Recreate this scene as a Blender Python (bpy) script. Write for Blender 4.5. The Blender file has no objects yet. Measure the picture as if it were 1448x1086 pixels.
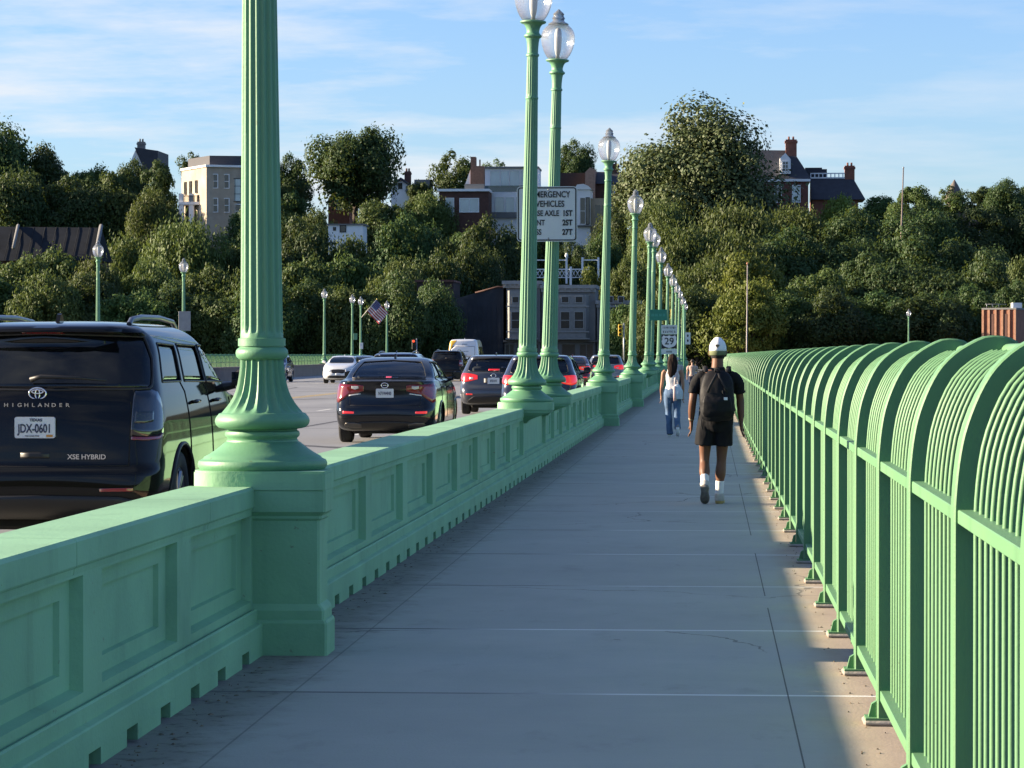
import bpy, bmesh, math, random
import numpy as np
from mathutils import Vector, Matrix, noise as mnoise
R = math.radians
PI = math.pi
rnd = random.Random(7)
scene = bpy.context.scene
COL = scene.collection

# ------------------------------------------------------------------ camera
F = 4200.0                       # focal length in photo pixels (1448 wide)
CAMZ = 1.6
PSI = math.atan2(279.0, F)       # yaw to the left
TH = math.atan2(41.0, F)         # pitch down
_r = Vector((math.cos(PSI), math.sin(PSI), 0))
_f = Vector((-math.sin(PSI)*math.cos(TH), math.cos(PSI)*math.cos(TH), -math.sin(TH)))
_u = Vector((-math.sin(PSI)*math.sin(TH), math.cos(PSI)*math.sin(TH), math.cos(TH)))
def P(px, py, d):
    """world point seen at photo pixel (px,py) at distance d along the bridge"""
    v = _r*(px-724) - _u*(py-543) + _f*F
    t = d/v.y
    return Vector((0, 0, CAMZ)) + v*t
cam_d = bpy.data.cameras.new('camera')
cam = bpy.data.objects.new('camera', cam_d); COL.objects.link(cam)
cam.location = (0, 0, CAMZ)
cam.rotation_euler = (PI/2-TH, 0, PSI)
cam_d.sensor_width = 36; cam_d.lens = 36*F/1448
cam_d.clip_start = .1; cam_d.clip_end = 9000
scene.camera = cam

# ------------------------------------------------------------------ mesh builder
class MB:
    def __init__(s): s.v = []; s.f = []; s.m = []; s.sm = []
    def add(s, vs, fs, mi=0, smooth=False):
        b = len(s.v); s.v += [tuple(v) for v in vs]
        for f in fs: s.f.append(tuple(b+i for i in f)); s.m.append(mi); s.sm.append(smooth)
        return s
    def box(s, c, size, mi=0, rz=0, bev=0):
        x, y, z = [k/2 for k in size]
        if bev:
            b = min(bev, x*.9, y*.9, z*.9)
            vs = []
            for zz, k in ((-z, b), (-z+b, 0), (z-b, 0), (z, b)):
                xx, yy = x-k, y-k; c2 = b if k == 0 else b*.4
                vs += [(-xx+c2, -yy, zz), (xx-c2, -yy, zz), (xx, -yy+c2, zz), (xx, yy-c2, zz), (xx-c2, yy, zz), (-xx+c2, yy, zz), (-xx, yy-c2, zz), (-xx, -yy+c2, zz)]
            fs = [tuple(range(7, -1, -1)), tuple(range(24, 32))]
            for r in range(3):
                for i in range(8):
                    j = (i+1) % 8
                    fs.append((r*8+i, r*8+j, r*8+8+j, r*8+8+i))
        else:
            vs = [(-x,-y,-z),(x,-y,-z),(x,y,-z),(-x,y,-z),(-x,-y,z),(x,-y,z),(x,y,z),(-x,y,z)]
            fs = [(3,2,1,0),(4,5,6,7),(0,1,5,4),(1,2,6,5),(2,3,7,6),(3,0,4,7)]
        ca, sa = math.cos(rz), math.sin(rz)
        vs = [(c[0]+a*ca-b_*sa, c[1]+a*sa+b_*ca, c[2]+d) for a, b_, d in vs]
        return s.add(vs, fs, mi)
    def span(s, a, b, mi=0, bev=0):
        return s.box([(p+q)/2 for p, q in zip(a, b)], [abs(q-p) for p, q in zip(a, b)], mi, 0, bev)
    def lathe(s, prof, n=24, c=(0,0,0), mi=0, smooth=True, mod=None, caps=True):
        vs = []; fs = []
        for k, (r, z) in enumerate(prof):
            for i in range(n):
                a = 2*PI*i/n
                rr = r*(mod(k, a) if mod else 1)
                vs.append((c[0]+rr*math.cos(a), c[1]+rr*math.sin(a), c[2]+z))
        for k in range(len(prof)-1):
            for i in range(n):
                j = (i+1) % n
                fs.append((k*n+i, k*n+j, k*n+n+j, k*n+n+i))
        if caps:
            fs.append(tuple(range(n-1, -1, -1))); fs.append(tuple((len(prof)-1)*n+i for i in range(n)))
        return s.add(vs, fs, mi, smooth)
    def tube(s, pts, rad, n=8, mi=0, smooth=True, caps=True, flat=1.0, up=None):
        """tube along pts; rad number or list of r or (rx, ry)"""
        pts = [Vector(p) for p in pts]; m = len(pts)
        if not isinstance(rad, (list, tuple)): rad = [rad]*m
        vs = []; fs = []; ref = Vector(up) if up else None
        for k, p in enumerate(pts):
            t = (pts[min(k+1, m-1)]-pts[max(k-1, 0)]).normalized()
            if ref is None:
                ref = Vector((1, 0, 0)) if abs(t.x) < .8 else Vector((0, 1, 0))
            a = (ref - t*ref.dot(t)).normalized(); b = t.cross(a)
            ref = a if up is None else Vector(up)
            rr = rad[k]
            rx, ry = rr if isinstance(rr, (list, tuple)) else (rr, rr*flat)
            for i in range(n):
                an = 2*PI*i/n
                vs.append(p + a*rx*math.cos(an) + b*ry*math.sin(an))
        for k in range(m-1):
            for i in range(n):
                j = (i+1) % n
                fs.append((k*n+i, k*n+j, k*n+n+j, k*n+n+i))
        if caps:
            fs.append(tuple(range(n-1, -1, -1))); fs.append(tuple((m-1)*n+i for i in range(n)))
        return s.add(vs, fs, mi, smooth)
    def prism(s, poly, axis, a, b, mi=0, smooth=False):
        """poly: 2D points; axis 'y': (x,z) extruded from y=a to b; 'x': (y,z); 'z': (x,y)"""
        n = len(poly)
        def mk(p, h):
            return (p[0], h, p[1]) if axis == 'y' else (h, p[0], p[1]) if axis == 'x' else (p[0], p[1], h)
        vs = [mk(p, a) for p in poly]+[mk(p, b) for p in poly]
        fs = [tuple(range(n)), tuple(range(2*n-1, n-1, -1))]+[(i, n+i, n+(i+1) % n, (i+1) % n) for i in range(n)]
        return s.add(vs, fs, mi, smooth)
    def sphere(s, c, r, n=12, m=8, mi=0):
        if not isinstance(r, (list, tuple)): r = (r, r, r)
        vs = [(c[0], c[1], c[2]-r[2])]; fs = []
        for k in range(1, m):
            a = -PI/2+PI*k/m
            for i in range(n):
                t = 2*PI*i/n
                vs.append((c[0]+r[0]*math.cos(a)*math.cos(t), c[1]+r[1]*math.cos(a)*math.sin(t), c[2]+r[2]*math.sin(a)))
        vs.append((c[0], c[1], c[2]+r[2])); L = len(vs)-1
        for i in range(n):
            j = (i+1) % n
            fs.append((0, 1+j, 1+i)); fs.append((L, L-n+i, L-n+j))
            for k in range(m-2):
                b = 1+k*n
                fs.append((b+i, b+j, b+n+j, b+n+i))
        return s.add(vs, fs, mi, True)
    def xf(s, M):
        s.v = [tuple(M @ Vector(v)) for v in s.v]; return s
    def mesh(s, name, mats, fix=True, angle=None):
        me = bpy.data.meshes.new(name)
        me.from_pydata(s.v, [], s.f)
        for m in mats: me.materials.append(m)
        me.polygons.foreach_set('material_index', s.m)
        me.polygons.foreach_set('use_smooth', s.sm)
        if fix:
            bm = bmesh.new(); bm.from_mesh(me)
            bmesh.ops.recalc_face_normals(bm, faces=bm.faces)
            bm.to_mesh(me); bm.free()
        if angle: smooth_angle(me, angle)
        me.update(); return me
    def build(s, name, mats, parent=None, loc=None, **kw):
        if not isinstance(mats, (list, tuple)): mats = [mats]
        return link(name, s.mesh(name, mats, **kw), parent, loc)
def smooth_angle(me, deg):
    me.polygons.foreach_set('use_smooth', [True]*len(me.polygons))
    me.set_sharp_from_angle(angle=R(deg))
def link(name, me, parent=None, loc=None, rot=None):
    o = bpy.data.objects.new(name, me); COL.objects.link(o)
    if parent: o.parent = parent
    if loc is not None: o.location = loc
    if rot is not None: o.rotation_euler = rot
    return o
def tag(o, label=None, cat=None, group=None, kind=None):
    if label: o['label'] = label
    if cat: o['category'] = cat
    if group: o['group'] = group
    if kind: o['kind'] = kind
    return o
def thing(name, label, cat, loc=(0,0,0), rz=0, group=None):
    o = bpy.data.objects.new(name, None); COL.objects.link(o)
    o.location = loc; o.rotation_euler = (0, 0, rz); o.empty_display_size = .2
    return tag(o, label, cat, group)
def copy_tree(o, parent=None):
    c = o.copy(); COL.objects.link(c)
    if parent: c.parent = parent
    for ch in list(o.children): copy_tree(ch, c)
    return c
def text_mesh(txt, size, depth=.004, mat=None, align='CENTER', bold=0, sx=1):
    cu = bpy.data.curves.new('lettering', 'FONT'); cu.body = txt; cu.size = size
    cu.align_x = align; cu.align_y = 'CENTER'; cu.extrude = depth; cu.offset = bold
    o = bpy.data.objects.new('lettering', cu); COL.objects.link(o)
    dg = bpy.context.evaluated_depsgraph_get()
    me = bpy.data.meshes.new_from_object(o.evaluated_get(dg))
    bpy.data.objects.remove(o); bpy.data.curves.remove(cu)
    me.transform(Matrix.Rotation(PI/2, 4, 'X') @ Matrix.Diagonal((sx, 1, 1, 1)))     # faces -Y
    me.materials.clear()
    if mat: me.materials.append(mat)
    return me
def eval_mods(me, mods, name='tmp'):
    o = bpy.data.objects.new(name, me); COL.objects.link(o)
    for fn in mods: fn(o)
    dg = bpy.context.evaluated_depsgraph_get()
    r = bpy.data.meshes.new_from_object(o.evaluated_get(dg))
    bpy.data.objects.remove(o)
    return r
def pchip(xs, ys):
    xs = np.array(xs, float); ys = np.array(ys, float); h = np.diff(xs); d = np.diff(ys)/h
    m = np.zeros(len(xs)); m[0] = d[0]; m[-1] = d[-1]
    for i in range(1, len(xs)-1):
        if d[i-1]*d[i] > 0:
            w1 = 2*h[i]+h[i-1]; w2 = h[i]+2*h[i-1]; m[i] = (w1+w2)/(w1/d[i-1]+w2/d[i])
    def f(x):
        x = min(max(x, xs[0]), xs[-1]); i = min(int(np.searchsorted(xs, x, 'right'))-1, len(xs)-2)
        t = (x-xs[i])/h[i]
        return float((1+2*t)*(1-t)**2*ys[i]+t*(1-t)**2*h[i]*m[i]+t*t*(3-2*t)*ys[i+1]+t*t*(t-1)*h[i]*m[i+1])
    return f

# ------------------------------------------------------------------ materials
class NT:
    def __init__(s, mat):
        mat.use_nodes = True; s.t = mat.node_tree; s.t.nodes.clear()
    def n(s, typ, ins=None, **kw):
        nd = s.t.nodes.new('ShaderNode'+typ)
        for k, v in kw.items(): setattr(nd, k, v)
        if ins:
            for k, v in ins.items():
                sk = nd.inputs[k]
                if hasattr(v, 'node'): s.t.links.new(v, sk)
                else: sk.default_value = v
        return nd
    def math(s, op, a, b=None, c=None, clamp=False):
        nd = s.t.nodes.new('ShaderNodeMath'); nd.operation = op; nd.use_clamp = clamp
        for i, v in enumerate((a, b, c)):
            if v is None: continue
            if hasattr(v, 'node'): s.t.links.new(v, nd.inputs[i])
            else: nd.inputs[i].default_value = v
        return nd.outputs[0]
    def mix(s, fac, a, b, blend='MIX'):
        nd = s.t.nodes.new('ShaderNodeMix'); nd.data_type = 'RGBA'; nd.blend_type = blend
        for sk, v in ((nd.inputs[0], fac), (nd.inputs[6], a), (nd.inputs[7], b)):
            if hasattr(v, 'node'): s.t.links.new(v, sk)
            else: sk.default_value = v if not isinstance(v, tuple) else (*v[:3], 1)
        return nd.outputs[2]
    def noise(s, scale, vec=None, detail=4, rough=.55):
        nd = s.n('TexNoise', {'Scale': scale, 'Detail': detail, 'Roughness': rough})
        if vec is not None: s.t.links.new(vec, nd.inputs['Vector'])
        return nd.outputs[0]
    def ramp(s, fac, lo, hi):
        nd = s.n('MapRange', {'Value': fac, 'From Min': lo, 'From Max': hi}); nd.clamp = True
        return nd.outputs[0]
    def coord(s, kind='Object'): return s.n('TexCoord').outputs[kind]
    def scaled(s, vec, sc):
        return s.n('Mapping', {'Vector': vec, 'Scale': sc}).outputs[0]
    def out(s, sh): s.t.links.new(sh, s.n('OutputMaterial').inputs['Surface'])
def srgb(r, g, b):
    return tuple((c/255/12.92 if c/255 <= .04045 else ((c/255+.055)/1.055)**2.4) for c in (r, g, b))
MATS = {}
def mat(name, color, rough=.5, metal=0, var=.12, vscale=3.0, bump=0, bscale=40, dirt=None, dirt_amt=.5, dirt_scale=1.2,
        coat=0, spec=.5, emit=None, es=0, stretch=None, streak=None):
    if name in MATS: return MATS[name]
    m = bpy.data.materials.new(name); MATS[name] = m; t = NT(m)
    co = t.coord()
    if stretch: co = t.scaled(co, stretch)
    nz = t.noise(vscale, co, 5)
    f = t.ramp(nz, .3, .7)
    dk = tuple(c*(1-var) for c in color); lt = tuple(min(1, c*(1+var)) for c in color)
    c = t.mix(f, dk, lt)
    if dirt:
        nd = t.ramp(t.noise(dirt_scale, co, 8, .65), .52, .72)
        c = t.mix(t.math('MULTIPLY', nd, dirt_amt), c, dirt)
    ins = {'Base Color': c, 'Roughness': rough, 'Metallic': metal, 'Coat Weight': coat, 'Specular IOR Level': spec, 'Coat Roughness': .04}
    if emit: ins['Emission Color'] = (*emit, 1); ins['Emission Strength'] = es
    if streak:
        sn = t.ramp(t.noise(3.2, t.scaled(t.coord(), (1, 1, .10)), 6, .65), .56, .74)
        ins['Base Color'] = t.mix(t.math('MULTIPLY', sn, .42), ins['Base Color'], tuple(v*.50 for v in color))
        ch = t.ramp(t.noise(17, t.coord(), 3, .6), .70, .725)
        ins['Base Color'] = t.mix(t.math('MULTIPLY', ch, .7), ins['Base Color'], streak)
        fd = t.ramp(t.noise(.9, t.coord(), 3), .35, .7)
        ins['Base Color'] = t.mix(t.math('MULTIPLY', fd, .22), ins['Base Color'], tuple(min(1, v*1.25+.03) for v in color))
    b = t.n('BsdfPrincipled', ins)
    if bump:
        bn = t.n('Bump', {'Height': t.noise(bscale, co, 3), 'Strength': bump, 'Distance': .01})
        t.t.links.new(bn.outputs[0], b.inputs['Normal'])
    t.out(b.outputs[0]); return m
def glassy(name, tint, clear=.3, rough=.02, body=(.01,.012,.015)):
    """window glass: part see-through, part dark, glossy coat"""
    if name in MATS: return MATS[name]
    m = bpy.data.materials.new(name); MATS[name] = m; t = NT(m)
    tr = t.n('BsdfTransparent', {'Color': (*tint, 1)}).outputs[0]
    df = t.n('BsdfDiffuse', {'Color': (*body, 1)}).outputs[0]
    a = t.n('MixShader', {'Fac': clear}); t.t.links.new(df, a.inputs[1]); t.t.links.new(tr, a.inputs[2])
    gl = t.n('BsdfGlossy', {'Color': (1, 1, 1, 1), 'Roughness': rough}).outputs[0]
    fr = t.n('Fresnel', {'IOR': 1.5}).outputs[0]
    b = t.n('MixShader', {'Fac': fr}); t.t.links.new(a.outputs[0], b.inputs[1]); t.t.links.new(gl, b.inputs[2])
    t.out(b.outputs[0]); return m
# ------------------------------------------------------------------ world, sun
SUN_EL = 16.5; SUN_AHEAD = 2.5
world = bpy.data.worlds.new('World'); scene.world = world; world.use_nodes = True
wt = world.node_tree; wt.nodes.clear()
class WT(NT):
    def __init__(s, tree): s.t = tree
w = WT(wt)
sky = w.n('TexSky'); sky.sky_type = 'NISHITA'; sky.sun_disc = False
sky.sun_elevation = R(SUN_EL); sky.sun_rotation = R(-90+SUN_AHEAD); sky.altitude = 20; sky.air_density = 1.0; sky.dust_density = .45; sky.ozone_density = 2.2
tc = w.n('TexCoord').outputs['Generated']
sep = w.n('SeparateXYZ', {'Vector': tc})
# thin high cloud: noise on the sky plane far above (direction divided by height)
hz = w.math('ADD', w.math('MAXIMUM', sep.outputs[2], 0.0), .10)
cx = w.math('DIVIDE', sep.outputs[0], hz); cy = w.math('DIVIDE', sep.outputs[1], hz)
cv = w.n('CombineXYZ', {'X': cx, 'Y': cy, 'Z': 0.0}).outputs[0]
wn = w.noise(.95, w.scaled(cv, (1.0, 1.15, 1)), 8, .6)
wn2 = w.noise(2.6, w.scaled(cv, (1.0, 1.4, 1)), 8, .62)
wsum = w.math('ADD', w.math('MULTIPLY', wn, .72), w.math('MULTIPLY', wn2, .28))
cl = w.ramp(wsum, .465, .64)
side = w.ramp(w.math('MULTIPLY', sep.outputs[0], -1.0), -.17, .14)       # more cloud to the west
cl = w.math('MULTIPLY', cl, w.math('ADD', w.math('MULTIPLY', side, .82), .14))
capped = w.n('VectorMath', {0: sky.outputs[0], 1: (9.5, 8.6, 7.2)}, operation='MINIMUM').outputs[0]      # clamps the bright sky near the sun to cut its fill light
skyc = w.mix(1.0, capped, (.84, 1.0, 1.38), 'MULTIPLY')
lumi = w.mix(cl, skyc, (5.3, 5.5, 5.8))
bg = w.n('Background', {'Color': lumi, 'Strength': .052})
wt.links.new(bg.outputs[0], w.n('OutputWorld').inputs['Surface'])
sl = bpy.data.lights.new('sun', 'SUN'); sl.energy = 5.0; sl.angle = R(.6); sl.color = (1.0, .82, .60)
so = bpy.data.objects.new('sun', sl); COL.objects.link(so)
sdir = Vector((-math.cos(R(SUN_EL))*math.cos(R(SUN_AHEAD)), math.cos(R(SUN_EL))*math.sin(R(SUN_AHEAD)), math.sin(R(SUN_EL))))
so.rotation_euler = sdir.to_track_quat('Z', 'Y').to_euler(); so.location = (-40, 20, 30)
scene.view_settings.view_transform = 'Standard'; scene.view_settings.look = 'None'
scene.view_settings.exposure = 1.68; scene.view_settings.gamma = 1
scene.cycles.max_bounces = 8; scene.cycles.diffuse_bounces = 3; scene.cycles.transparent_max_bounces = 12; scene.cycles.transmission_bounces = 6
scene.cycles.caustics_reflective = False; scene.cycles.caustics_refractive = False
scene.cycles.sample_clamp_indirect = 4

# ------------------------------------------------------------------ shared paints
GREEN = (.118, .288, .155)
M_green = mat('green_paint', GREEN, .5, streak=(.10,.15,.07), var=.06, vscale=1.4, bump=.10, bscale=60, dirt=(.12,.18,.10), dirt_amt=.30, dirt_scale=2.6)
M_fence = mat('fence_green_paint', (.115, .255, .122), .5, spec=.3, streak=(.06,.10,.05), var=.06, vscale=1.1, bump=.08, bscale=70, dirt=(.16,.25,.10), dirt_amt=.30, dirt_scale=4)
M_stone = mat('painted_stone', (.225, .440, .250), .70, streak=(.16,.15,.11), var=.09, vscale=.9, bump=.22, bscale=45, dirt=(.10,.24,.15), dirt_amt=.45, dirt_scale=1.5)
M_white = mat('white_paint', (.75,.75,.73), .5)
M_grey = mat('grey_metal', (.3,.31,.32), .45, metal=.6)
M_black = mat('black_plastic', (.012,.012,.013), .5)
M_rubber = mat('tyre_rubber', (.018,.018,.019), .8, bump=.2)
M_chrome = mat('chrome', (.75,.76,.78), .12, metal=1, var=.02)
M_conc = mat('rough_concrete', (.30,.27,.23), .9, var=.25, vscale=6, bump=.4, bscale=30)
M_sign = mat('sign_white', (.60,.66,.62), .5, var=.05)
M_ink = mat('sign_black', (.012,.013,.014), .6)

# ------------------------------------------------------------------ ground, road, walkway
def hill(x, y):
    def sm(a, b, t):
        t = min(1, max(0, (t-a)/(b-a))); return t*t*(3-2*t)
    z = -14 + 13.75*sm(283, 297, y)
    z += 21*sm(352, 478, y) + 4*sm(478, 700, y)
    z += 62*sm(-110, -330, y)*(1 if y < 0 else 0)      # unseen ridge added behind the camera to darken reflections
    if y > 335: z += 1.6*mnoise.noise((x*.02, y*.02, 3))
    return z
xs = [-2600,-1200,-600,-300,-200]+list(range(-160, 121, 10))+[160,240,400,800,1600,2600]
ys = [-1500,-600,-400,-330,-270,-220,-170,-140,-110,0,100,200,270,282,286,290,294,298,305,320,335]+list(range(345, 475, 10))+[500,560,640,760,1000,1600,2600,4200]
g = MB(); nx = len(xs)
g.add([(x, y, hill(x, y)) for y in ys for x in xs], [(j*nx+i, j*nx+i+1, j*nx+nx+i+1, j*nx+nx+i) for j in range(len(ys)-1) for i in range(nx-1)], 0, True)
M_ground = mat('leaf_litter_ground', (.035,.042,.02), .95, var=.5, vscale=.4)
tag(g.build('ground', M_ground, fix=False), kind='structure')

def LX(d): return -24.6-.021*d         # line of the far parapet
def deck():
    m = MB()
    pts = [-60, 0, 60, 120, 180, 240, 296]
    vs = []; fs = []
    for y in pts: vs += [(LX(y)-.2, y, .08), (-2.7, y, .08)]
    for i in range(len(pts)-1): fs.append((2*i, 2*i+1, 2*i+3, 2*i+2))
    m.add(vs, fs)
    m.add([(-75, 296, .08), (14, 296, .08), (14, 322, .08), (-75, 322, .08)], [(0,1,2,3)])
    return m
def asphalt():
    m = bpy.data.materials.new('worn_asphalt'); t = NT(m); co = t.coord()
    n1 = t.ramp(t.noise(.35, t.scaled(co, (1, .25, 1)), 6), .3, .7)
    n2 = t.ramp(t.noise(60, co, 2), .2, .8)
    c = t.mix(n1, (.185,.190,.195), (.265,.270,.270))
    c = t.mix(t.math('MULTIPLY', n2, .35), c, (.23,.22,.21))
    # tar-sealed cracks and joints across the road
    v = t.n('TexVoronoi', {'Vector': t.scaled(co, (.16, .035, 1)), 'Scale': 1.0}, feature='DISTANCE_TO_EDGE').outputs[0]
    cr = t.math('LESS_THAN', t.math('ADD', v, t.math('MULTIPLY', t.noise(1.5, co), .012)), .014)
    c = t.mix(t.math('MULTIPLY', cr, .85), c, (.03,.03,.032))
    s = t.n('SeparateXYZ', {'Vector': co})
    fr = t.math('FRACT', t.math('DIVIDE', s.outputs[1], 12.2))
    c = t.mix(t.math('MULTIPLY', t.math('LESS_THAN', fr, .02), .6), c, (.05,.05,.05))
    b = t.n('BsdfPrincipled', {'Base Color': c, 'Roughness': .72, 'Specular IOR Level': .4})
    bn = t.n('Bump', {'Height': t.noise(80, co, 3), 'Strength': .35, 'Distance': .01}); t.t.links.new(bn.outputs[0], b.inputs['Normal'])
    t.out(b.outputs[0]); return m
tag(deck().build('road', asphalt(), fix=False), kind='structure')
mk = MB()
for x in (-6.7, -10.6):
    for k in range(24):
        y = 8+12*k
        mk.add([(x-.06, y, .084), (x+.06, y, .084), (x+.06, y+3, .084), (x-.06, y+3, .084)], [(0,1,2,3)])
tag(mk.build('road_markings', mat('road_paint', (.55,.55,.52), .7, var=.3, vscale=9), fix=False), kind='structure')
my = MB()
for x in (-14.2, -14.5):
    my.add([(x-.05-.1, 0, .084), (x+.05-.1, 0, .084), (x+.05-.9, 290, .084), (x-.05-.9, 290, .084)], [(0,1,2,3)])
tag(my.build('road_centre_lines', mat('yellow_road_paint', (.55,.36,.05), .7, var=.3, vscale=9), fix=False), kind='structure')
# bridge deck under road and walkway
dk = MB(); dk.span((-34, -60, -1.6), (1.35, 294, -.05))
tag(dk.build('bridge_deck', M_conc), kind='structure')
kb = MB(); kb.prism([(-2.79,.0),(-2.79,.30),(-3.30,.30),(-3.34,.27),(-3.34,.0)], 'y', -60, 294)
tag(kb.build('kerb', mat('warm_kerb_concrete', (.40,.29,.22), .85, var=.2, vscale=2, bump=.3)), kind='structure')

JT, JO = 3.28, .85
def walk_mat():
    m = bpy.data.materials.new('walkway_concrete'); t = NT(m); co = t.coord(); s = t.n('SeparateXYZ', {'Vector': co})
    X, Y = s.outputs[0], s.outputs[1]
    n1 = t.ramp(t.noise(.8, co, 6), .3, .7); n2 = t.ramp(t.noise(5, t.scaled(co, (1, .35, 1)), 5), .3, .7)
    c = t.mix(n1, (.330,.346,.300), (.402,.418,.362))
    c = t.mix(t.math('MULTIPLY', n2, .3), c, (.46,.44,.38))
    # each slab poured a slightly different grey
    slab = t.math('FLOOR', t.math('DIVIDE', t.math('SUBTRACT', Y, JO), JT))
    wn_ = t.n('TexWhiteNoise', {'W': slab}, noise_dimensions='1D').outputs[0]
    c = t.mix(t.math('MULTIPLY', wn_, .22), c, (.26,.25,.215))
    # speckles and broom marks
    sp = t.ramp(t.noise(140, co, 2), .60, .75); c = t.mix(t.math('MULTIPLY', sp, .35), c, (.12,.11,.10))
    st = t.ramp(t.noise(2.2, t.scaled(co, (1, .5, 1)), 8, .7), .58, .70); c = t.mix(t.math('MULTIPLY', st, .26), c, (.17,.165,.15))
    br = t.ramp(t.noise(22, t.scaled(co, (.12, 1, 1)), 3), .35, .65); c = t.mix(t.math('MULTIPLY', br, .16), c, (.33,.31,.29))
    # dirty strip against the parapet and beneath the fence
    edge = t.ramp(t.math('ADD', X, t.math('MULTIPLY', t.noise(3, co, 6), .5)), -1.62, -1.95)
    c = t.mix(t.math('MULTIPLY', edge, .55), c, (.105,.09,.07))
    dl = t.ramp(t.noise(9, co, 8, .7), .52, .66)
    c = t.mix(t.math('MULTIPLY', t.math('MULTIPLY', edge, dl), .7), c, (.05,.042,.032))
    eg2 = t.ramp(X, .55, .80); c = t.mix(t.math('MULTIPLY', t.math('MULTIPLY', eg2, dl), .55), c, (.15,.12,.09))
    sun_warmth = t.ramp(t.math('ADD', X, t.math('MULTIPLY', t.noise(1.2, co, 4), .25)), .58, .78)  # warm sunlight on the strip by the fence, put into the colour
    c = t.mix(t.math('MULTIPLY', sun_warmth, .8), c, t.mix(n2, (.31,.235,.165), (.40,.31,.22)))
    gm = t.n('TexVoronoi', {'Vector': co, 'Scale': 1.7}).outputs['Distance']; c = t.mix(t.math('MULTIPLY', t.math('LESS_THAN', gm, .035), .45), c, (.08,.078,.075))     # trodden gum
    vc = t.n('TexVoronoi', {'Vector': t.n('VectorMath', {0: co, 1: t.n('VectorMath', {0: t.n('TexNoise', {'Vector': co, 'Scale': .9, 'Detail': 6}).outputs['Color'], 1: (1.1,1.1,0)}, operation='MULTIPLY').outputs[0]}, operation='ADD').outputs[0], 'Scale': .33}, feature='DISTANCE_TO_EDGE').outputs[0]
    cm = t.ramp(t.noise(.23, co, 2), .52, .56)
    c = t.mix(t.math('MULTIPLY', t.math('MULTIPLY', t.math('LESS_THAN', vc, .0035), cm), .6), c, (.07,.07,.065))     # hair cracks
    # tooled joints, sunlit highlights painted in as paler colour towards the fence
    fr = t.math('FRACT', t.math('DIVIDE', t.math('SUBTRACT', Y, JO), JT))
    wide = t.math('LESS_THAN', fr, .048/JT)
    lt = t.ramp(t.noise(.55, co, 2), .42, .56)
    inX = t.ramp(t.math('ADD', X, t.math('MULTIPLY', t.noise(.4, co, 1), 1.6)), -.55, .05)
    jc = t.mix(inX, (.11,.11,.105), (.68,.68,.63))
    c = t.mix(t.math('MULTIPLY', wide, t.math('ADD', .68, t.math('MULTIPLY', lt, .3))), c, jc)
    def line(x0, w_):
        return t.math('LESS_THAN', t.math('ABSOLUTE', t.math('SUBTRACT', X, x0)), w_)
    gap = t.math('GREATER_THAN', t.noise(.22, t.scaled(co, (0, 1, 0)), 1), .40)
    c = t.mix(t.math('MULTIPLY', t.math('MULTIPLY', line(.37, .0036), gap), .85), c, (.06,.058,.055))
    c = t.mix(t.math('MULTIPLY', line(-1.97, .005), .5), c, (.09,.09,.085))
    b = t.n('BsdfPrincipled', {'Base Color': c, 'Roughness': .88, 'Specular IOR Level': .3})
    bn = t.n('Bump', {'Height': t.noise(55, co, 4), 'Strength': .35, 'Distance': .006}); t.t.links.new(bn.outputs[0], b.inputs['Normal'])
    t.out(b.outputs[0]); return m
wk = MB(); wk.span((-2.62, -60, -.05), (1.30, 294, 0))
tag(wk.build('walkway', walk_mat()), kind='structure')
# leaf scraps and grit gathered along the foot of the parapet
db = MB()
for k in range(340):
    y = 9.5+42*rnd.random()**1.5; x = -2.33+abs(rnd.gauss(0, .08)); s_ = .004+.020*rnd.random()**3; a = rnd.uniform(0, PI)
    h = rnd.uniform(.002, .008)
    db.add([(x+s_*math.cos(a+q)*k_, y+s_*math.sin(a+q)*k_*1.4, .001) for q, k_ in ((0,1),(1.5,.7),(3.1,1),(4.7,.6))]+[(x, y, h+.001)], [(0,1,4),(1,2,4),(2,3,4),(3,0,4)])
for k in range(260):
    y = 8.5+30*rnd.random()**1.5; x = .60+rnd.random()*.35; s_ = rnd.uniform(.004, .012); a = rnd.uniform(0, PI)
    db.add([(x+s_*math.cos(a+q)*k_, y+s_*math.sin(a+q)*k_*1.4, .001) for q, k_ in ((0,1),(1.5,.7),(3.1,1),(4.7,.6))]+[(x, y, .007)], [(0,1,4),(1,2,4),(2,3,4),(3,0,4)])
tag(db.build('gutter_debris', mat('dry_debris', (.14,.11,.075), .95, var=.6, vscale=20)), 'dark dry leaf scraps and grit along the foot of the parapet', 'debris', kind='stuff')
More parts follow.
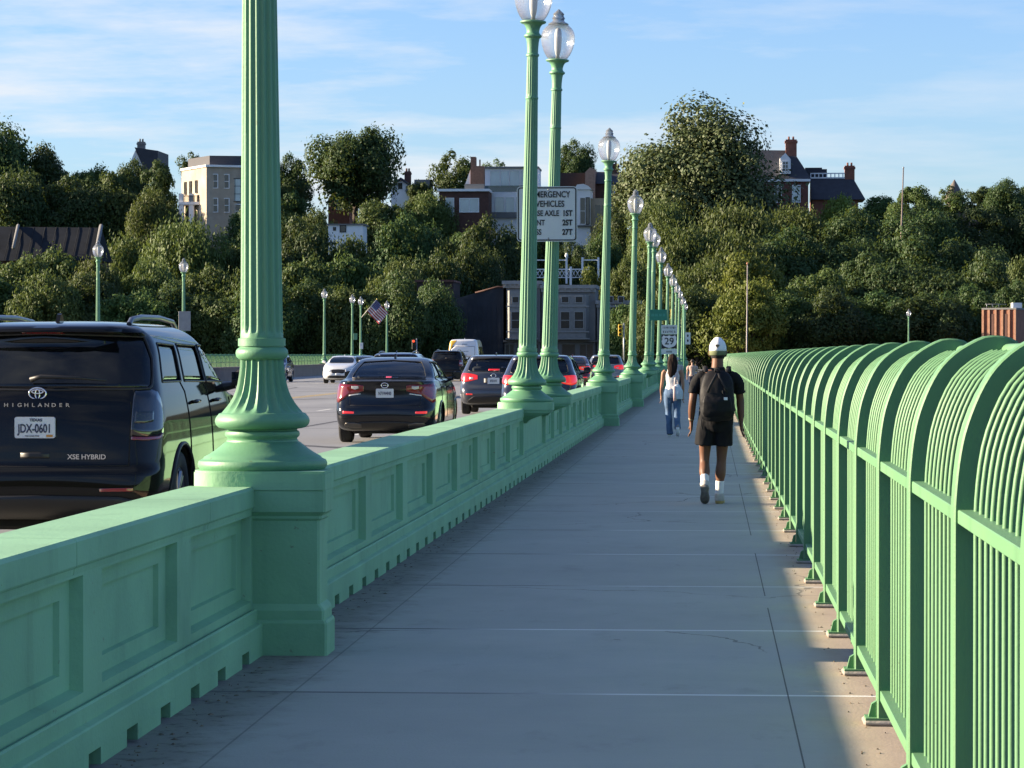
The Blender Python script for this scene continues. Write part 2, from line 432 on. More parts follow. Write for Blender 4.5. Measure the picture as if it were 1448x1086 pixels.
# ------------------------------------------------------------------ parapet, pedestals, lamps (walkway side)
LAMPS = [16.04, 39.1, 44.2, 67.3, 92.4, 115.5, 121.0, 141.7, 166.5, 189.5, 210.0, 230.0, 261.0, 289.0]
ORD = ['nearest', 'second', 'third', 'fourth', 'fifth', 'sixth', 'seventh', 'eighth', 'ninth', 'tenth', 'eleventh', 'twelfth', 'thirteenth', 'fourteenth']
AX = -2.42; PH = .345
def parapet(y0, y1, cuts, label, notch0, plain=False):
    """cuts: y positions of pilaster centres between y0 and y1"""
    t = thing('parapet_wall', label, 'parapet', (AX, (y0+y1)/2, 0), group='green parapet sections between lamp pedestals')
    o = Vector((AX, (y0+y1)/2, 0))
    def part(mb, nm): 
        mb.v = [(v[0]-o.x, v[1]-o.y, v[2]) for v in mb.v]; return mb.build(nm, M_stone, t)
    cap = MB(); yy = [y0]
    k = y0+3.05
    while k < y1-.5: yy.append(k); k += 3.05
    yy.append(y1)
    for i, (a, b) in enumerate(zip(yy[:-1], yy[1:])):
        e = .004
        cap.prism([(-2.80,.755),(-2.80,.882),(-2.785,.897),(-2.435,.897),(-2.420,.882),(-2.420,.792),(-2.424,.784),(-2.430,.780),(-2.4335,.755)], 'y', a+(e if i else 0), b-(e if b < y1 else 0))
    part(cap, 'cap_rail')
    wl = MB()
    e = [y0]+cuts+[y1]; FX = -2.434; hw = .18
    wl.add([(-2.77, y0, .0), (-2.77, y1, .0), (-2.77, y1, .755), (-2.77, y0, .755)], [(0,1,2,3)])
    z0, z1 = .215, .755
    def face(a, b, c, d, x=FX): wl.add([(x, a, c), (x, b, c), (x, b, d), (x, a, d)], [(0,1,2,3)])
    edges = []
    for i in range(len(e)-1):
        a = e[i]+(hw if i else .10); b = e[i+1]-(hw if i < len(e)-2 else .10)
        edges.append((a, b))
    prev = y0
    for a, b in edges:
        face(prev, a, z0, z1); prev = b
        pz0, pz1 = z0+.070, z1-.012
        face(a, b, z0, pz0); face(a, b, pz1, z1)
        loops = []
        for ins, dp in ((0, 0), (.028, -.050), (.05, -.050)) if plain else ((0, 0), (.024, -.050), (.20, -.050), (.214, -.072), (.245,-.072)):
            iz = ins*.55 if ins < .1 else ins*.42
            loops.append([(FX+dp, a+ins, pz0+iz), (FX+dp, b-ins, pz0+iz), (FX+dp, b-ins, pz1-iz), (FX+dp, a+ins, pz1-iz)])
        for p, q in zip(loops[:-1], loops[1:]):
            wl.add(p+q, [(j, (j+1) % 4, 4+(j+1) % 4, 4+j) for j in range(4)])
        wl.add(loops[-1], [(0,1,2,3)])
    face(prev, y1, z0, z1)
    part(wl, 'panelled_wall')
    bs = MB()
    bs.prism([(-2.76,.070),(-2.76,.214),(-2.436,.214),(-2.418,.246),(-2.410,.246),(-2.404,.238),(-2.404,.178),(-2.378,.170),(-2.372,.163),(-2.372,.070)], 'y', y0, y1)
    k = math.ceil((y0-notch0)/.75); prev = y0
    while True:
        c = notch0+.75*k
        if c+.13 > y1: break
        if c-.13 > y0+.05:
            bs.span((-2.76, prev, 0), (-2.3722, c-.115, .0695)); prev = c+.115
        k += 1
    bs.span((-2.76, prev, 0), (-2.3722, y1, .0695))
    part(bs, 'base_course')
    if plain:
        pl = MB(); pl.prism([(-2.79,.8985),(-2.79,.968),(-2.78,.9795),(-2.425,.9795),(-2.412,.968),(-2.412,.8985)], 'y', y0+.5, y1-.5); part(pl, 'blocking_course')
    return t
places = ['nearest the camera, running out of frame beside the dark sport utility car', 'between the nearest and second lamp pedestals', 'short section between the paired second and third lamps',
 'between the third and fourth lamp pedestals', 'between the fourth and fifth lamp pedestals', 'between the fifth and sixth lamp pedestals', 'very short, between the sixth and seventh lamps', 'between the seventh and eighth lamps, beside the route sign',
 'between the eighth and ninth lamps', 'between the ninth and tenth lamps', 'between the tenth and eleventh lamps', 'between the eleventh and twelfth lamps', 'between the twelfth and thirteenth lamps', 'between the thirteenth and fourteenth lamps at the far end']
PAIR = {1: -1, 2: 1, 5: -1, 6: 1}                    # lamps that share one long flush pier
starts = [-4.0]+[d-.10 if PAIR.get(i) == -1 else d+.10 if PAIR.get(i) == 1 else d+.02 for i, d in enumerate(LAMPS[:-1])]
ends = [d-.10 if PAIR.get(i) == -1 else d+.10 if PAIR.get(i) == 1 else d-PH+.09 for i, d in enumerate(LAMPS)]
for i, (a, b) in enumerate(zip(starts, ends)):
    if i == 0: cuts = [13.66-2.05*k for k in range(8)][::-1]
    else:
        n = 1 if i in (2, 6) else max(1, round((b-a)/2.48)); cuts = [a+(b-a)*k/n for k in range(1, n)]
    parapet(a, b, cuts, 'green panelled parapet section '+places[i], 12.85, plain=i in (2, 6))

def pedestal_mesh(kind):
    m = MB()
    if kind == 'body':
        def ring(xr, xl, yh, z, ch=.0): return [(-xl, -yh, z), (xr-ch, -yh, z), (xr, -yh+ch, z), (xr, -yh+.33, z), (.05, .41, z), (-xl, .41, z)]
        ys_ = PH
        rows = [(.392,.36,ys_+.02,0),(.392,.36,ys_+.02,.172),(.385,.355,ys_+.014,.186),(.374,.35,ys_,.190),(.374,.35,ys_,.238),(.368,.35,ys_-.008,.250),(.346,.35,ys_-.03,.272),(.346,.35,ys_-.03,.715),(.358,.35,ys_-.02,.728),(.358,.35,ys_-.02,.742),(.370,.36,ys_-.008,.756),(.382,.365,ys_,.764),(.382,.365,ys_,.880)]
        rs = [ring(a, b, c, z, .012) for a, b, c, z in rows]
        vs = [p for r in rs for p in r]
        fs = [(k*6+i, k*6+(i+1) % 6, k*6+6+(i+1) % 6, k*6+6+i) for k in range(len(rs)-1) for i in range(6)]
        fs += [tuple(range(5,-1,-1)), tuple((len(rs)-1)*6+i for i in range(6))]
        m.add(vs, fs)
    else:
        # plinth: square towards the walkway, half round towards the road
        yh = .352; out = [(0, -yh), (.368, -yh), (.380, -yh+.012), (.380, .02), (.15, .33), (0, yh)]
        for k in range(1, 16):
            a = PI/2+PI*k/16
            out.append((.365*math.copysign(abs(math.cos(a))**.62, math.cos(a)), yh*math.copysign(abs(math.sin(a))**.62, math.sin(a))))
        m.prism(out, 'z', .8805, .968)
        m.prism([(x*.985, y*.985) for x, y in out], 'z', .9682, .9795)
    return m
ped_body = pedestal_mesh('body').mesh('pedestal_body', [M_stone]); ped_pl = pedestal_mesh('plinth').mesh('plinth', [M_stone], angle=32)

_cb = MB(); _rows = [(.02,.12,.70),(.06,.20,.745),(.20,.29,.80),(.34,.335,.845),(.365,.34,.880)]
_vs = [q for xr, yh, z in _rows for q in ((-.05,-yh,z),(xr,-yh,z),(xr,yh,z),(-.05,yh,z))]
_cb.add(_vs, [(k*4+i, k*4+(i+1) % 4, k*4+4+(i+1) % 4, k*4+4+i) for k in range(4) for i in range(4)]+[(3,2,1,0),(16,17,18,19)])
corbel = _cb.mesh('corbel', [M_stone])
SH0, SH1 = 1.69, 5.55
def lamp_parts():
    base = MB()
    prof = [(.338,.9795),(.350,.995),(.352,1.012),(.346,1.028),(.330,1.036),(.322,1.040),(.318,1.048),(.285,1.066),(.250,1.090),(.222,1.112),(.205,1.126),(.196,1.130),(.194,1.138),(.188,1.142),(.190,1.150),(.200,1.158),(.204,1.170),(.200,1.184),(.190,1.190),(.188,1.196),(.205,1.200),(.236,1.206),(.252,1.222),(.258,1.242),(.252,1.262),(.240,1.276),(.236,1.282),(.226,1.286)]
    base.lathe(prof, 64)
    # fluted flaring lower shaft with leaf-like ridges
    N = 20; seg = N*5
    def fl(depth):
        def f(k, a):
            u = (a*N/(2*PI)) % 1.0
            s = max(0.0, math.sin(PI*min(1, max(0, (u-.12)/.76))))
            return 1-depth(k)*s**.7
        return f
    pr = [(.222,1.286),(.215,1.296),(.196,1.318),(.178,1.342),(.160,1.372),(.146,1.405),(.135,1.445),(.127,1.490),(.121,1.535),(.119,1.575)]
    dep = [0,.05,.10,.12,.13,.13,.13,.13,.13,.12]
    base.lathe(pr, seg, mod=fl(lambda k: dep[k]))
    base.lathe([(.118,1.574),(.128,1.580),(.139,1.592),(.143,1.610),(.139,1.628),(.128,1.639),(.122,1.642),(.122,1.648),(.129,1.649),(.129,1.690),(.118,1.692)], 56)
    sh = MB()
    zz = [1.690,1.715,1.722,1.735,1.76,2.2,2.8,3.4,4.0,4.6,4.93,4.96,4.965]
    def rad(z): return .1165-(z-1.69)*.0112
    d2 = [0,0,.06,.10,.12,.12,.12,.12,.12,.12,.11,.03,0]
    N2 = 16
    def fl2(k, a):
        u = (a*N2/(2*PI)) % 1.0
        return 1-d2[k]*max(0.0, math.sin(PI*min(1, max(0, (u-.16)/.68))))**.6
    sh.lathe([(rad(z), z) for z in zz], N2*6, mod=fl2)
    sh.lathe([(.079,4.966),(.084,4.972),(.085,4.985),(.084,4.998),(.079,5.004)], 40)
    zz2 = [5.004,5.01,5.04,5.48,5.52,5.53]; d3 = [0,.05,.10,.10,.05,0]
    sh.lathe([(rad(z), z) for z in zz2], N2*6, mod=lambda k, a: 1-d3[k]*max(0.0, math.sin(PI*min(1, max(0, (((a*N2/(2*PI)) % 1.0)-.16)/.68))))**.6)
    cp = MB()
    cp.lathe([(.074,5.531),(.086,5.536),(.088,5.552),(.082,5.566),(.073,5.572),(.074,5.640),(.080,5.720),(.090,5.770),(.108,5.782),(.119,5.796),(.116,5.812),(.098,5.824),(.086,5.842),(.084,5.870),(.092,5.905),(.108,5.938),(.128,5.958),(.158,5.968),(.172,5.978),(.172,5.994),(.160,6.000)], 40)
    gl = MB()
    gp = [(.118,6.002),(.150,6.02),(.184,6.07),(.212,6.13),(.236,6.20),(.250,6.27),(.253,6.325),(.246,6.375),(.228,6.425),(.198,6.468),(.165,6.498),(.146,6.512)]
    gl.lathe(gp, 48, caps=False)
    gi = MB().lathe([(r-.012, z) for r, z in gp], 48, caps=False)
    fin = MB()
    fin.lathe([(.140,6.512),(.152,6.516),(.152,6.530),(.136,6.540),(.108,6.552),(.092,6.566),(.084,6.590),(.090,6.602),(.096,6.612),(.090,6.624),(.080,6.634),(.076,6.652),(.080,6.664),(.082,6.676),(.070,6.690),(.052,6.706),(.030,6.724),(.014,6.745)], 32)
    bl = MB(); bl.lathe([(.030,6.0),(.032,6.03),(.026,6.05),(.040,6.10),(.052,6.18),(.056,6.30),(.052,6.40),(.038,6.45),(.012,6.47)], 20)
    return base, sh, cp, gl, fin, bl
def globe_mat():
    m = bpy.data.materials.new('clear_prismatic_globe'); t = NT(m); co = t.coord(); s = t.n('SeparateXYZ', {'Vector': co})
    ang = t.math('ARCTAN2', s.outputs[1], s.outputs[0])
    rib = t.math('SINE', t.math('MULTIPLY', ang, 60.0))
    bn = t.n('Bump', {'Height': rib, 'Strength': .25, 'Distance': .004})
    tr = t.n('BsdfTransparent', {'Color': (.93,.95,.97,1)}).outputs[0]
    gl = t.n('BsdfGlossy', {'Color': (1,1,1,1), 'Roughness': .12, 'Normal': bn.outputs[0]}).outputs[0]
    tl = t.n('BsdfTranslucent', {'Color': (.85,.86,.88,1)}).outputs[0]
    df = t.n('BsdfDiffuse', {'Color': (.75,.76,.78,1)}).outputs[0]
    a = t.n('MixShader', {'Fac': .5}); t.t.links.new(tl, a.inputs[1]); t.t.links.new(df, a.inputs[2])
    b = t.n('MixShader', {'Fac': .20}); t.t.links.new(tr, b.inputs[1]); t.t.links.new(a.outputs[0], b.inputs[2])
    lw = t.n('LayerWeight', {'Blend': .35, 'Normal': bn.outputs[0]}).outputs['Fresnel']
    c = t.n('MixShader', {'Fac': t.math('MULTIPLY', lw, .8)}); t.t.links.new(b.outputs[0], c.inputs[1]); t.t.links.new(gl, c.inputs[2])
    t.out(c.outputs[0]); return m
M_globe = globe_mat()
M_fin = mat('frosted_finial', (.42,.44,.46), .25, var=.2, vscale=8)
M_finial = glassy('finial_glass', (.80,.83,.86), .55, .08, (.30,.32,.34))
M_bulb = mat('frosted_bulb', (.62,.62,.60), .4)
_b, _s, _c, _g, _fn, _bl = lamp_parts()
LM = dict(lamp_base=_b.mesh('lamp_base', [M_green], angle=40), shaft=_s.mesh('shaft', [M_green], angle=50), capital=_c.mesh('capital', [M_green], angle=40),
          globe=_g.mesh('globe', [M_globe], fix=False), finial=_fn.mesh('finial', [M_finial], angle=40), bulb=_bl.mesh('bulb', [M_bulb]))
def make_lamp(x, y, label, lean, group, z=0, sc=1, rz=0):
    t = thing('street_lamp', label, 'street lamp', (x, y, z), rz, group); t.rotation_euler = (0, lean, rz); t.scale = (sc, sc, sc)
    for k in ('lamp_base', 'shaft', 'capital', 'finial'): link(k, LM[k], t)
    gl = link('globe', LM['globe'], t); link('bulb', LM['bulb'], gl)
    return t
LEAN = [-.006, .017, .027, .024, .020, .019, .03, .02, .018, .018, .02, .02, .02, .015]
lab2 = ['nearest the camera, its globe out of the frame above', 'second from the camera, standing in front of the weight limit sign', 'third from the camera, carrying the weight limit sign', 'fourth from the camera, in front of the pale grey car',
 'fifth from the camera, next past the pale grey car', 'sixth from the camera, carrying the green street name sign', 'seventh from the camera, its globe peeking out behind the sixth', 'eighth from the camera, behind the route sign', 'ninth from the camera, just above the route sign', 'tenth from the camera, in the far cluster',
 'eleventh from the camera, half hidden behind the tenth', 'twelfth from the camera, small in the far cluster', 'thirteenth from the camera, next to last of the row', 'farthest of the row along the walkway']
for i, d in enumerate(LAMPS):
    p = thing('lamp_pedestal', 'green stone pedestal of the %s lamp on the walkway parapet' % (ORD[i] if i < 13 else 'farthest'), 'pedestal', (AX, d, 0), group='lamp pedestals along the walkway')
    link('plinth', ped_pl, p)
    if i in PAIR: link('corbel', corbel, p)
    else: link('pedestal_body', ped_body, p)
    make_lamp(AX, d, 'green fluted lamp post '+lab2[i], LEAN[i], 'lamps along the walkway parapet', rz=0)

# ------------------------------------------------------------------ walkway fence
FX0 = .725; FT = .062; FWY = .118; PITCH = 2.0; FY0 = 4.95
def arch(off=0.0, n=26):
    """(x,z) centre-line points of the front face, moved back by off"""
    pts = [(0, .03), (0, .4), (0, .8), (0, 1.12), (.006, 1.22), (.022, 1.335), (.057, 1.448), (.118, 1.560), (.215, 1.640), (.30, 1.672), (.355, 1.668), (.395, 1.648)]
    t = np.linspace(0, 1, len(pts)); L = np.cumsum([0]+[math.dist(a, b) for a, b in zip(pts[:-1], pts[1:])])
    fx, fz = pchip(L, [p[0] for p in pts]), pchip(L, [p[1] for p in pts])
    ss = list(np.concatenate([np.linspace(0, 1.09, 3, endpoint=False), np.linspace(1.09, L[-1], n)]))
    out = []
    for s in ss:
        x, z = fx(s), fz(s); dx, dz = fx(s+.01)-fx(s-.01), fz(s+.01)-fz(s-.01); l = math.hypot(dx, dz) or 1
        nx_, nz_ = dz/l, -dx/l
        out.append((x+nx_*off, z+nz_*off))
    return out
def post_mesh():
    m = MB(); A = arch(0); B = arch(FT)
    def ring(p, q, y): return [(p[0], y, p[1]), (q[0], y, q[1])]
    n = len(A); vs = []; fs = []
    e = .006
    for (a, b) in zip(A, B):
        dx, dz = (b[0]-a[0])/FT*e, (b[1]-a[1])/FT*e; h = FWY/2
        vs += [(a[0]+dx, -h, a[1]+dz), (a[0], -h+e, a[1]), (a[0], h-e, a[1]), (a[0]+dx, h, a[1]+dz), (b[0], h, b[1]), (b[0], -h, b[1])]
    for k in range(n-1):
        for i in range(6):
            j = (i+1) % 6; fs.append((k*6+i, k*6+j, k*6+6+j, k*6+6+i))
    fs += [tuple(range(5, -1, -1)), tuple((n-1)*6+i for i in range(6))]
    m.add(vs, fs)
    # round end of the arch where the top rail passes through
    a, b = A[-1], B[-1]; c = ((a[0]+b[0])/2, (a[1]+b[1])/2)
    m.prism([(c[0]+.0285*math.cos(t), c[1]+.0285*math.sin(t)) for t in np.linspace(0, 2*PI, 20, endpoint=False)], 'y', -FWY/2+.001, FWY/2-.001)
    # gusset in front of the foot
    m.prism([(-.036, .032), (-.003, .032), (-.003, .100), (-.022, .088)], 'y', -.022, .022)
    m.span((-.05, -.075, .022), (.10, .075, .032))
    return m
def foot_mesh():
    m = MB(); m.box((.028, 0, .011), (.175, .20, .022), bev=.008); return m
def bars_mesh():
    m = MB(); A = arch(.060, 15)[:-2]
    A = [(x, z) for x, z in A if z > .12 or True]; A[0] = (A[0][0], .10)
    nb = 11
    for k in range(nb):
        y = FWY/2+(PITCH-FWY)*(k+.5)/nb
        jit = rnd.uniform(-.006, .006)
        m.tube([(x, y+jit*min(1, max(0, z))*math.sin(z*2+k), z) for x, z in A], .0102, 7, caps=False)
    return m
def rail_mesh(z0, z1, x0=.012, x1=.078):
    m = MB(); m.span((x0, FWY/2, z0), (x1, PITCH-FWY/2, z1), bev=.003); return m
_tx, _tz = [(a[0]+b[0])/2 for a, b in zip(arch(0), arch(FT))][-1], [(a[1]+b[1])/2 for a, b in zip(arch(0), arch(FT))][-1]
FM = dict(post=post_mesh().mesh('post', [M_fence], angle=35), footing=foot_mesh().mesh('footing', [M_conc]), bar_panel=bars_mesh().mesh('bar_panel', [M_fence], fix=False),
          middle_rail=rail_mesh(1.098, 1.140).mesh('middle_rail', [M_fence]), bottom_rail=rail_mesh(.105, .150).mesh('bottom_rail', [M_fence]),
          top_rail=MB().tube([(_tx-.02, FWY/2-.01, _tz-.006), (_tx-.02, PITCH-FWY/2+.01, _tz-.006)], .026, 16).mesh('top_rail', [M_fence], angle=60))
def make_fence(label, n0, n1, xf, mirror, y0, full=100):
    """xf(y): x of the front face"""
    f = thing('arched_fence', label, 'fence', (xf(y0), y0, 0))
    sx = -1 if mirror else 1
    o = Vector((xf(y0), y0, 0)); rest = MB(); k_ = 0
    for k in range(n0, n1):
        y = FY0+PITCH*k; x = xf(y)
        if k_ < full:
            for nm in ('post', 'bar_panel', 'middle_rail', 'bottom_rail', 'top_rail'):
                c = link(nm, FM[nm], f, Vector((x, y, 0))-o); c.scale = (sx, 1, 1)
                if nm == 'post': link('footing', FM['footing'], c)
        else:
            for nm in ('post', 'bar_panel', 'middle_rail', 'bottom_rail', 'top_rail'):
                me = FM[nm]
                rest.add([(v.co.x*sx+x-o.x, v.co.y+y-o.y, v.co.z) for v in me.vertices], [tuple(p.vertices) for p in me.polygons])
        k_ += 1
    if rest.v:
        r = rest.build('far_bays', M_fence, f, fix=False); r['kind'] = 'stuff'
    return f
make_fence('tall green steel fence with arched bars along the open edge of the walkway', 0, 142, lambda y: FX0, False, FY0)
# ------------------------------------------------------------------ far side of the bridge
M_barrier = mat('brown_concrete', (.23,.165,.13), .85, var=.15, vscale=1.5, bump=.2)
fb = thing('far_barrier', 'low brown concrete barrier along the far side of the road', 'barrier', (LX(150), 150, 0))
ang = math.atan(.021)
fb.rotation_euler = (0, 0, ang)
m = MB(); m.prism([(-.18,.0),(.20,.0),(.14,.30),(.12,.80),(-.12,.80)], 'y', -120, 140); m.build('barrier_wall', M_barrier, fb)
m = MB()
for k in range(52):
    m.prism([(-.16,.801),(.16,.801),(.16,.88),(.14,.90),(-.14,.90),(-.16,.88)], 'y', -120+5*k, -120+5*k+4.98)
m.build('coping', M_barrier, fb)
make_fence('green arched steel fence on the far side of the bridge beyond the brown barrier', 45, 141, lambda y: LX(y)-2.4, True, FY0+90)
wkl = MB(); wkl.add([(LX(-60)-3.2, -60, .02), (LX(-60)-.1, -60, .02), (LX(294)-.1, 294, .02), (LX(294)-3.2, 294, .02)], [(0,1,2,3)])
tag(wkl.build('far_walkway', mat('far_walkway_concrete', (.22,.21,.2), .9), fix=False), kind='structure')
fl_lab = ['on the far side, leftmost, rising behind the dark utility car', 'on the far side, second, with a grey sign plate on its shaft', 'on the far side above the white oncoming car', 'on the far side, just left of the flag lamp',
          'on the far side with the flag pole bracketed to it', 'on the far side, small, right of the flag']
FARL = [(138.5, 340, 133), (259.5, 365, 157), (458.5, 408, 229), (498, 416, 250), (510, 419, 259), (547, 425, 280)]
for i, (px, pt, d) in enumerate(FARL):
    b = P(px, 502, d); top = P(px, pt, d).z
    sc = (top-.0)/6.745
    make_lamp(b.x, d, 'green lamp post '+fl_lab[i], .002, 'lamps along the far side of the bridge', z=0, sc=sc)
    p = thing('lamp_pedestal', 'concrete pedestal under the far side lamp '+['leftmost of all', 'with the grey sign plate', 'above the white oncoming car', 'left of the flag lamp', 'that carries the flag', 'right of the flag'][i], 'pedestal', (b.x, d, 0), group='pedestals on the far side')
    link('pedestal_body', MB().span((-.36,-.36,0), (.36,.36,.92), bev=.03).mesh('pedestal_body', [M_barrier]), p)
    link('plinth', MB().span((-.39,-.39,.921), (.39,.39,.98), bev=.015).mesh('plinth', [M_stone]), p)
# grey back of a sign on the second far lamp
q = P(261, 454, 156.7)
s_ = thing('sign_plate', 'grey back of a sign plate fixed to the second far side lamp', 'sign', (q.x, q.y, q.z))
MB().span((-.32,-.012,-.52), (.32,.012,.52), bev=.005).build('plate', M_grey, s_); MB().span((-.06,.012,-.4), (.06,.05,-.34)).build('bracket', M_grey, s_)
for px, py, d, w_, h_, L_ in ((502.5, 476, 249.6, .32, .55, 'small green sign plate on the far lamp left of the flag'), (511, 489, 258.7, .30, .55, 'small white notice on the lamp that carries the flag')):
    q = P(px, py, d); s_ = thing('sign_plate', L_, 'sign', (q.x, q.y, q.z))
    MB().span((-w_/2,-.012,-h_/2), (w_/2,.012,h_/2), bev=.005).build('plate', M_green if 'green' in L_ else M_white, s_); MB().span((-.05,.012,-.2), (.05,.06,-.14)).build('bracket', M_grey, s_)

# flag on a slanting pole
fq = P(511, 449, 258.8); tq = P(533, 423, 258.8)
fl = thing('flag', 'striped red, white and blue flag on a slanting pole fixed to a far side lamp', 'flag', fq)
dv = tq-fq
MB().tube([(0,0,0), dv], .03, 8).build('flag_pole', mat('pale_pole', (.5,.48,.42), .4), fl)
MB().sphere(tuple(dv), .06, 8, 6).build('finial', mat('gilt', (.6,.45,.15), .3, metal=.8), fl)
def flag_mesh():
    red, white, blue = mat('flag_red', (.33,.03,.04), .8), mat('flag_white', (.62,.60,.58), .8), mat('flag_blue', (.035,.04,.13), .8)
    hoist0 = dv*.96; hoist1 = dv*.34                     # along the pole
    m = MB(); nx_, ny_ = 40, 39; vs = []
    fly = Vector((1.03, 0, -1.02))
    for j in range(ny_+1):
        v = j/ny_
        for i in range(nx_+1):
            u = i/nx_
            p = hoist0.lerp(hoist1, v)+fly*u*(1.0+.04*v)
            p.y += .10*math.sin(u*9+v*1.5)*u**.6; p.z += .05*math.sin(u*8+.5)*u-.12*u*u; p.x += .05*math.sin(v*3)*u
            vs.append(p)
    fs = [(j*(nx_+1)+i, j*(nx_+1)+i+1, (j+1)*(nx_+1)+i+1, (j+1)*(nx_+1)+i) for j in range(ny_) for i in range(nx_)]
    m.add(vs, fs, 0, True)
    st = set()
    for r_ in range(5):
        for c_ in range(6): st.add((2+r_*4+1, 1+c_*3)); 
    for idx in range(len(fs)):
        j, i = divmod(idx, nx_)
        s_i = j//3
        if s_i < 7 and i < 17: mi = 2 if not (j % 4 == 2 and i % 3 == 1) else 1
        else: mi = 0 if s_i % 2 == 0 else 1
        m.m[idx] = mi
    return m.mesh('cloth', [red, white, blue], fix=False)
cl = link('cloth', flag_mesh(), fl)
cl.modifiers.new('thick', 'SOLIDIFY').thickness = .006

# ------------------------------------------------------------------ signs on the near side
def text_on(parent, name, txt, size, x, z, y, m_, align='CENTER', bold=0, sx=1):
    o = link(name, text_mesh(txt, size, .003, m_, align, bold, sx), parent, (x, y, z)); return o
q = P(773.5, 302.5, 43.9)
sg = thing('road_sign', 'white weight limit sign lettered EMERGENCY VEHICLES on the third walkway lamp', 'sign', (q.x, 43.92, q.z))
def rrect(w_, h_, r, n=6):
    out = []
    for cx_, cz_, a0 in ((w_/2-r, -h_/2+r, -90), (w_/2-r, h_/2-r, 0), (-w_/2+r, h_/2-r, 90), (-w_/2+r, -h_/2+r, 180)):
        for k in range(n+1):
            a = R(a0+90*k/n); out.append((cx_+r*math.cos(a), cz_+r*math.sin(a)))
    return out
def border(mb, w_, h_, r, t_, y, dy=.003):
    A, B = rrect(w_, h_, r), rrect(w_-2*t_, h_-2*t_, max(.005, r-t_)); n = len(A)
    mb.add([(p[0], y, p[1]) for p in A]+[(p[0], y, p[1]) for p in B], [(i, (i+1) % n, n+(i+1) % n, n+i) for i in range(n)])
W_, H_ = .895, .815
MB().prism(rrect(W_, H_, .055), 'y', -.004, .004).build('panel', M_sign, sg)
m = MB(); border(m, W_-.025, H_-.025, .045, .018, -.0065); m.build('border', M_ink, sg, fix=False)
rows = [('EMERGENCY', None), ('VEHICLES', None), ('BASE AXLE', '1ST'), ('JOINT', '2ST'), ('GROSS', '27T')]
lt = MB()
for k, (a, b) in enumerate(rows):
    z = .285-.139*k
    if b is None: text_on(sg, 'lettering', a, .128, .055 if k == 0 else .045, z, -.008, M_ink, bold=.002, sx=.78)
    else:
        text_on(sg, 'lettering', a, .115, (-.36, -.36, -.255, -.275, -.36)[k], z, -.008, M_ink, 'LEFT', .002, .78); text_on(sg, 'lettering', b, .115, .375, z, -.008, M_ink, 'RIGHT', .004, .82)
m = MB()
for z in (.36, -.36): m.span((-.10, .005, z-.02), (.10, .09, z+.02)); m.lathe([(.012,0),(.012,.006)], 10, (0,0,0)) if False else None
m.build('bracket', M_grey, sg)
m = MB()
for z in (.36, -.36): m.sphere((.02, -.006, z), .012, 10, 6)
m.build('bolt', M_grey, sg)

# route 29 sign on its own post
q = P(946.3, 479.5, 112.0)
rs = thing('route_sign', 'white route sign with a black shield numbered 29 beside the parapet', 'sign', (q.x, 112.0, 0))
MB().tube([(0, .03, 0), (0, .03, q.z+.55)], .03, 10).build('post', M_green, rs)
w_, ct, cm, cb = .60, .34, .0, -.42
MB().prism([(p[0], p[1]+q.z+.36) for p in rrect(w_, .34, .03)], 'y', -.012, -.004).build('top_plate', M_sign, rs)
MB().prism([(p[0], p[1]+q.z-.09) for p in rrect(w_, .54, .03)], 'y', -.012, -.004).build('shield_plate', M_sign, rs)
MB().prism([(p[0], p[1]+q.z-.47) for p in rrect(w_, .20, .03)], 'y', -.012, -.004).build('bottom_plate', M_sign, rs)
m = MB()
bz = q.z-.09
bg_ = [(-w_/2+.005, bz-.265), (w_/2-.005, bz-.265), (w_/2-.005, bz+.265), (-w_/2+.005, bz+.265)]
m.prism(bg_, 'y', -.0135, -.0125)
m.build('shield_ground', M_ink, rs)
sh_ = [(0,-.245),(.10,-.215),(.20,-.17),(.265,-.09),(.285,.0),(.262,.08),(.272,.16),(.22,.235),(.15,.205),(.075,.20),(0,.235)]
shp = [(x, z+bz) for x, z in sh_]+[(-x, z+bz) for x, z in sh_[::-1][1:-1]]
MB().prism(shp, 'y', -.0165, -.0140).build('shield', M_white, rs)
text_on(rs, 'lettering', '29', .36, 0, bz-.0, -.0195, M_ink, bold=.003, sx=1.0)
m = MB()
for (z, hh, n_) in ((q.z+.43, .09, 9), (q.z+.28, .09, 7)):                                                        # worn, unreadable words
    for k in range(n_):
        x = -.25+.5*(k+.5)/n_
        m.span((x-.019, -.0145, z-hh/2), (x-.006, -.0125, z+hh/2)); m.span((x-.006, -.0145, z-.012+rnd.choice((-.03,0,.03))), (x+.012, -.0125, z+.012+rnd.choice((-.0,.02))))
for k in range(5):
    x = -.11+.22*(k+.5)/5; m.span((x-.014, -.0145, q.z-.51), (x+.008, -.0125, q.z-.44))
m.build('worn_words', M_ink, rs)
# green street name sign on the sixth lamp
q = P(931, 445.5, 115.3)
ns = thing('street_name_sign', 'green street name blade bracketed to the sixth walkway lamp', 'sign', (q.x, 115.2, q.z))
MB().span((-.36,-.010,-.21), (.34,.010,.21), bev=.004).build('blade', mat('sign_green', (.02,.20,.13), .5), ns)
m = MB()
for k, (a, b) in enumerate(((-.27,-.16),(-.13,-.02),(.03,.13),(.17,.27))): m.span((a, -.0135, -.05), (b, -.0115, .05))
m.build('worn_words', mat('faded_letters', (.05,.28,.2), .6), ns)
MB().span((-.42,.011,-.03), (-.28,.03,.03)).build('bracket', M_grey, ns)
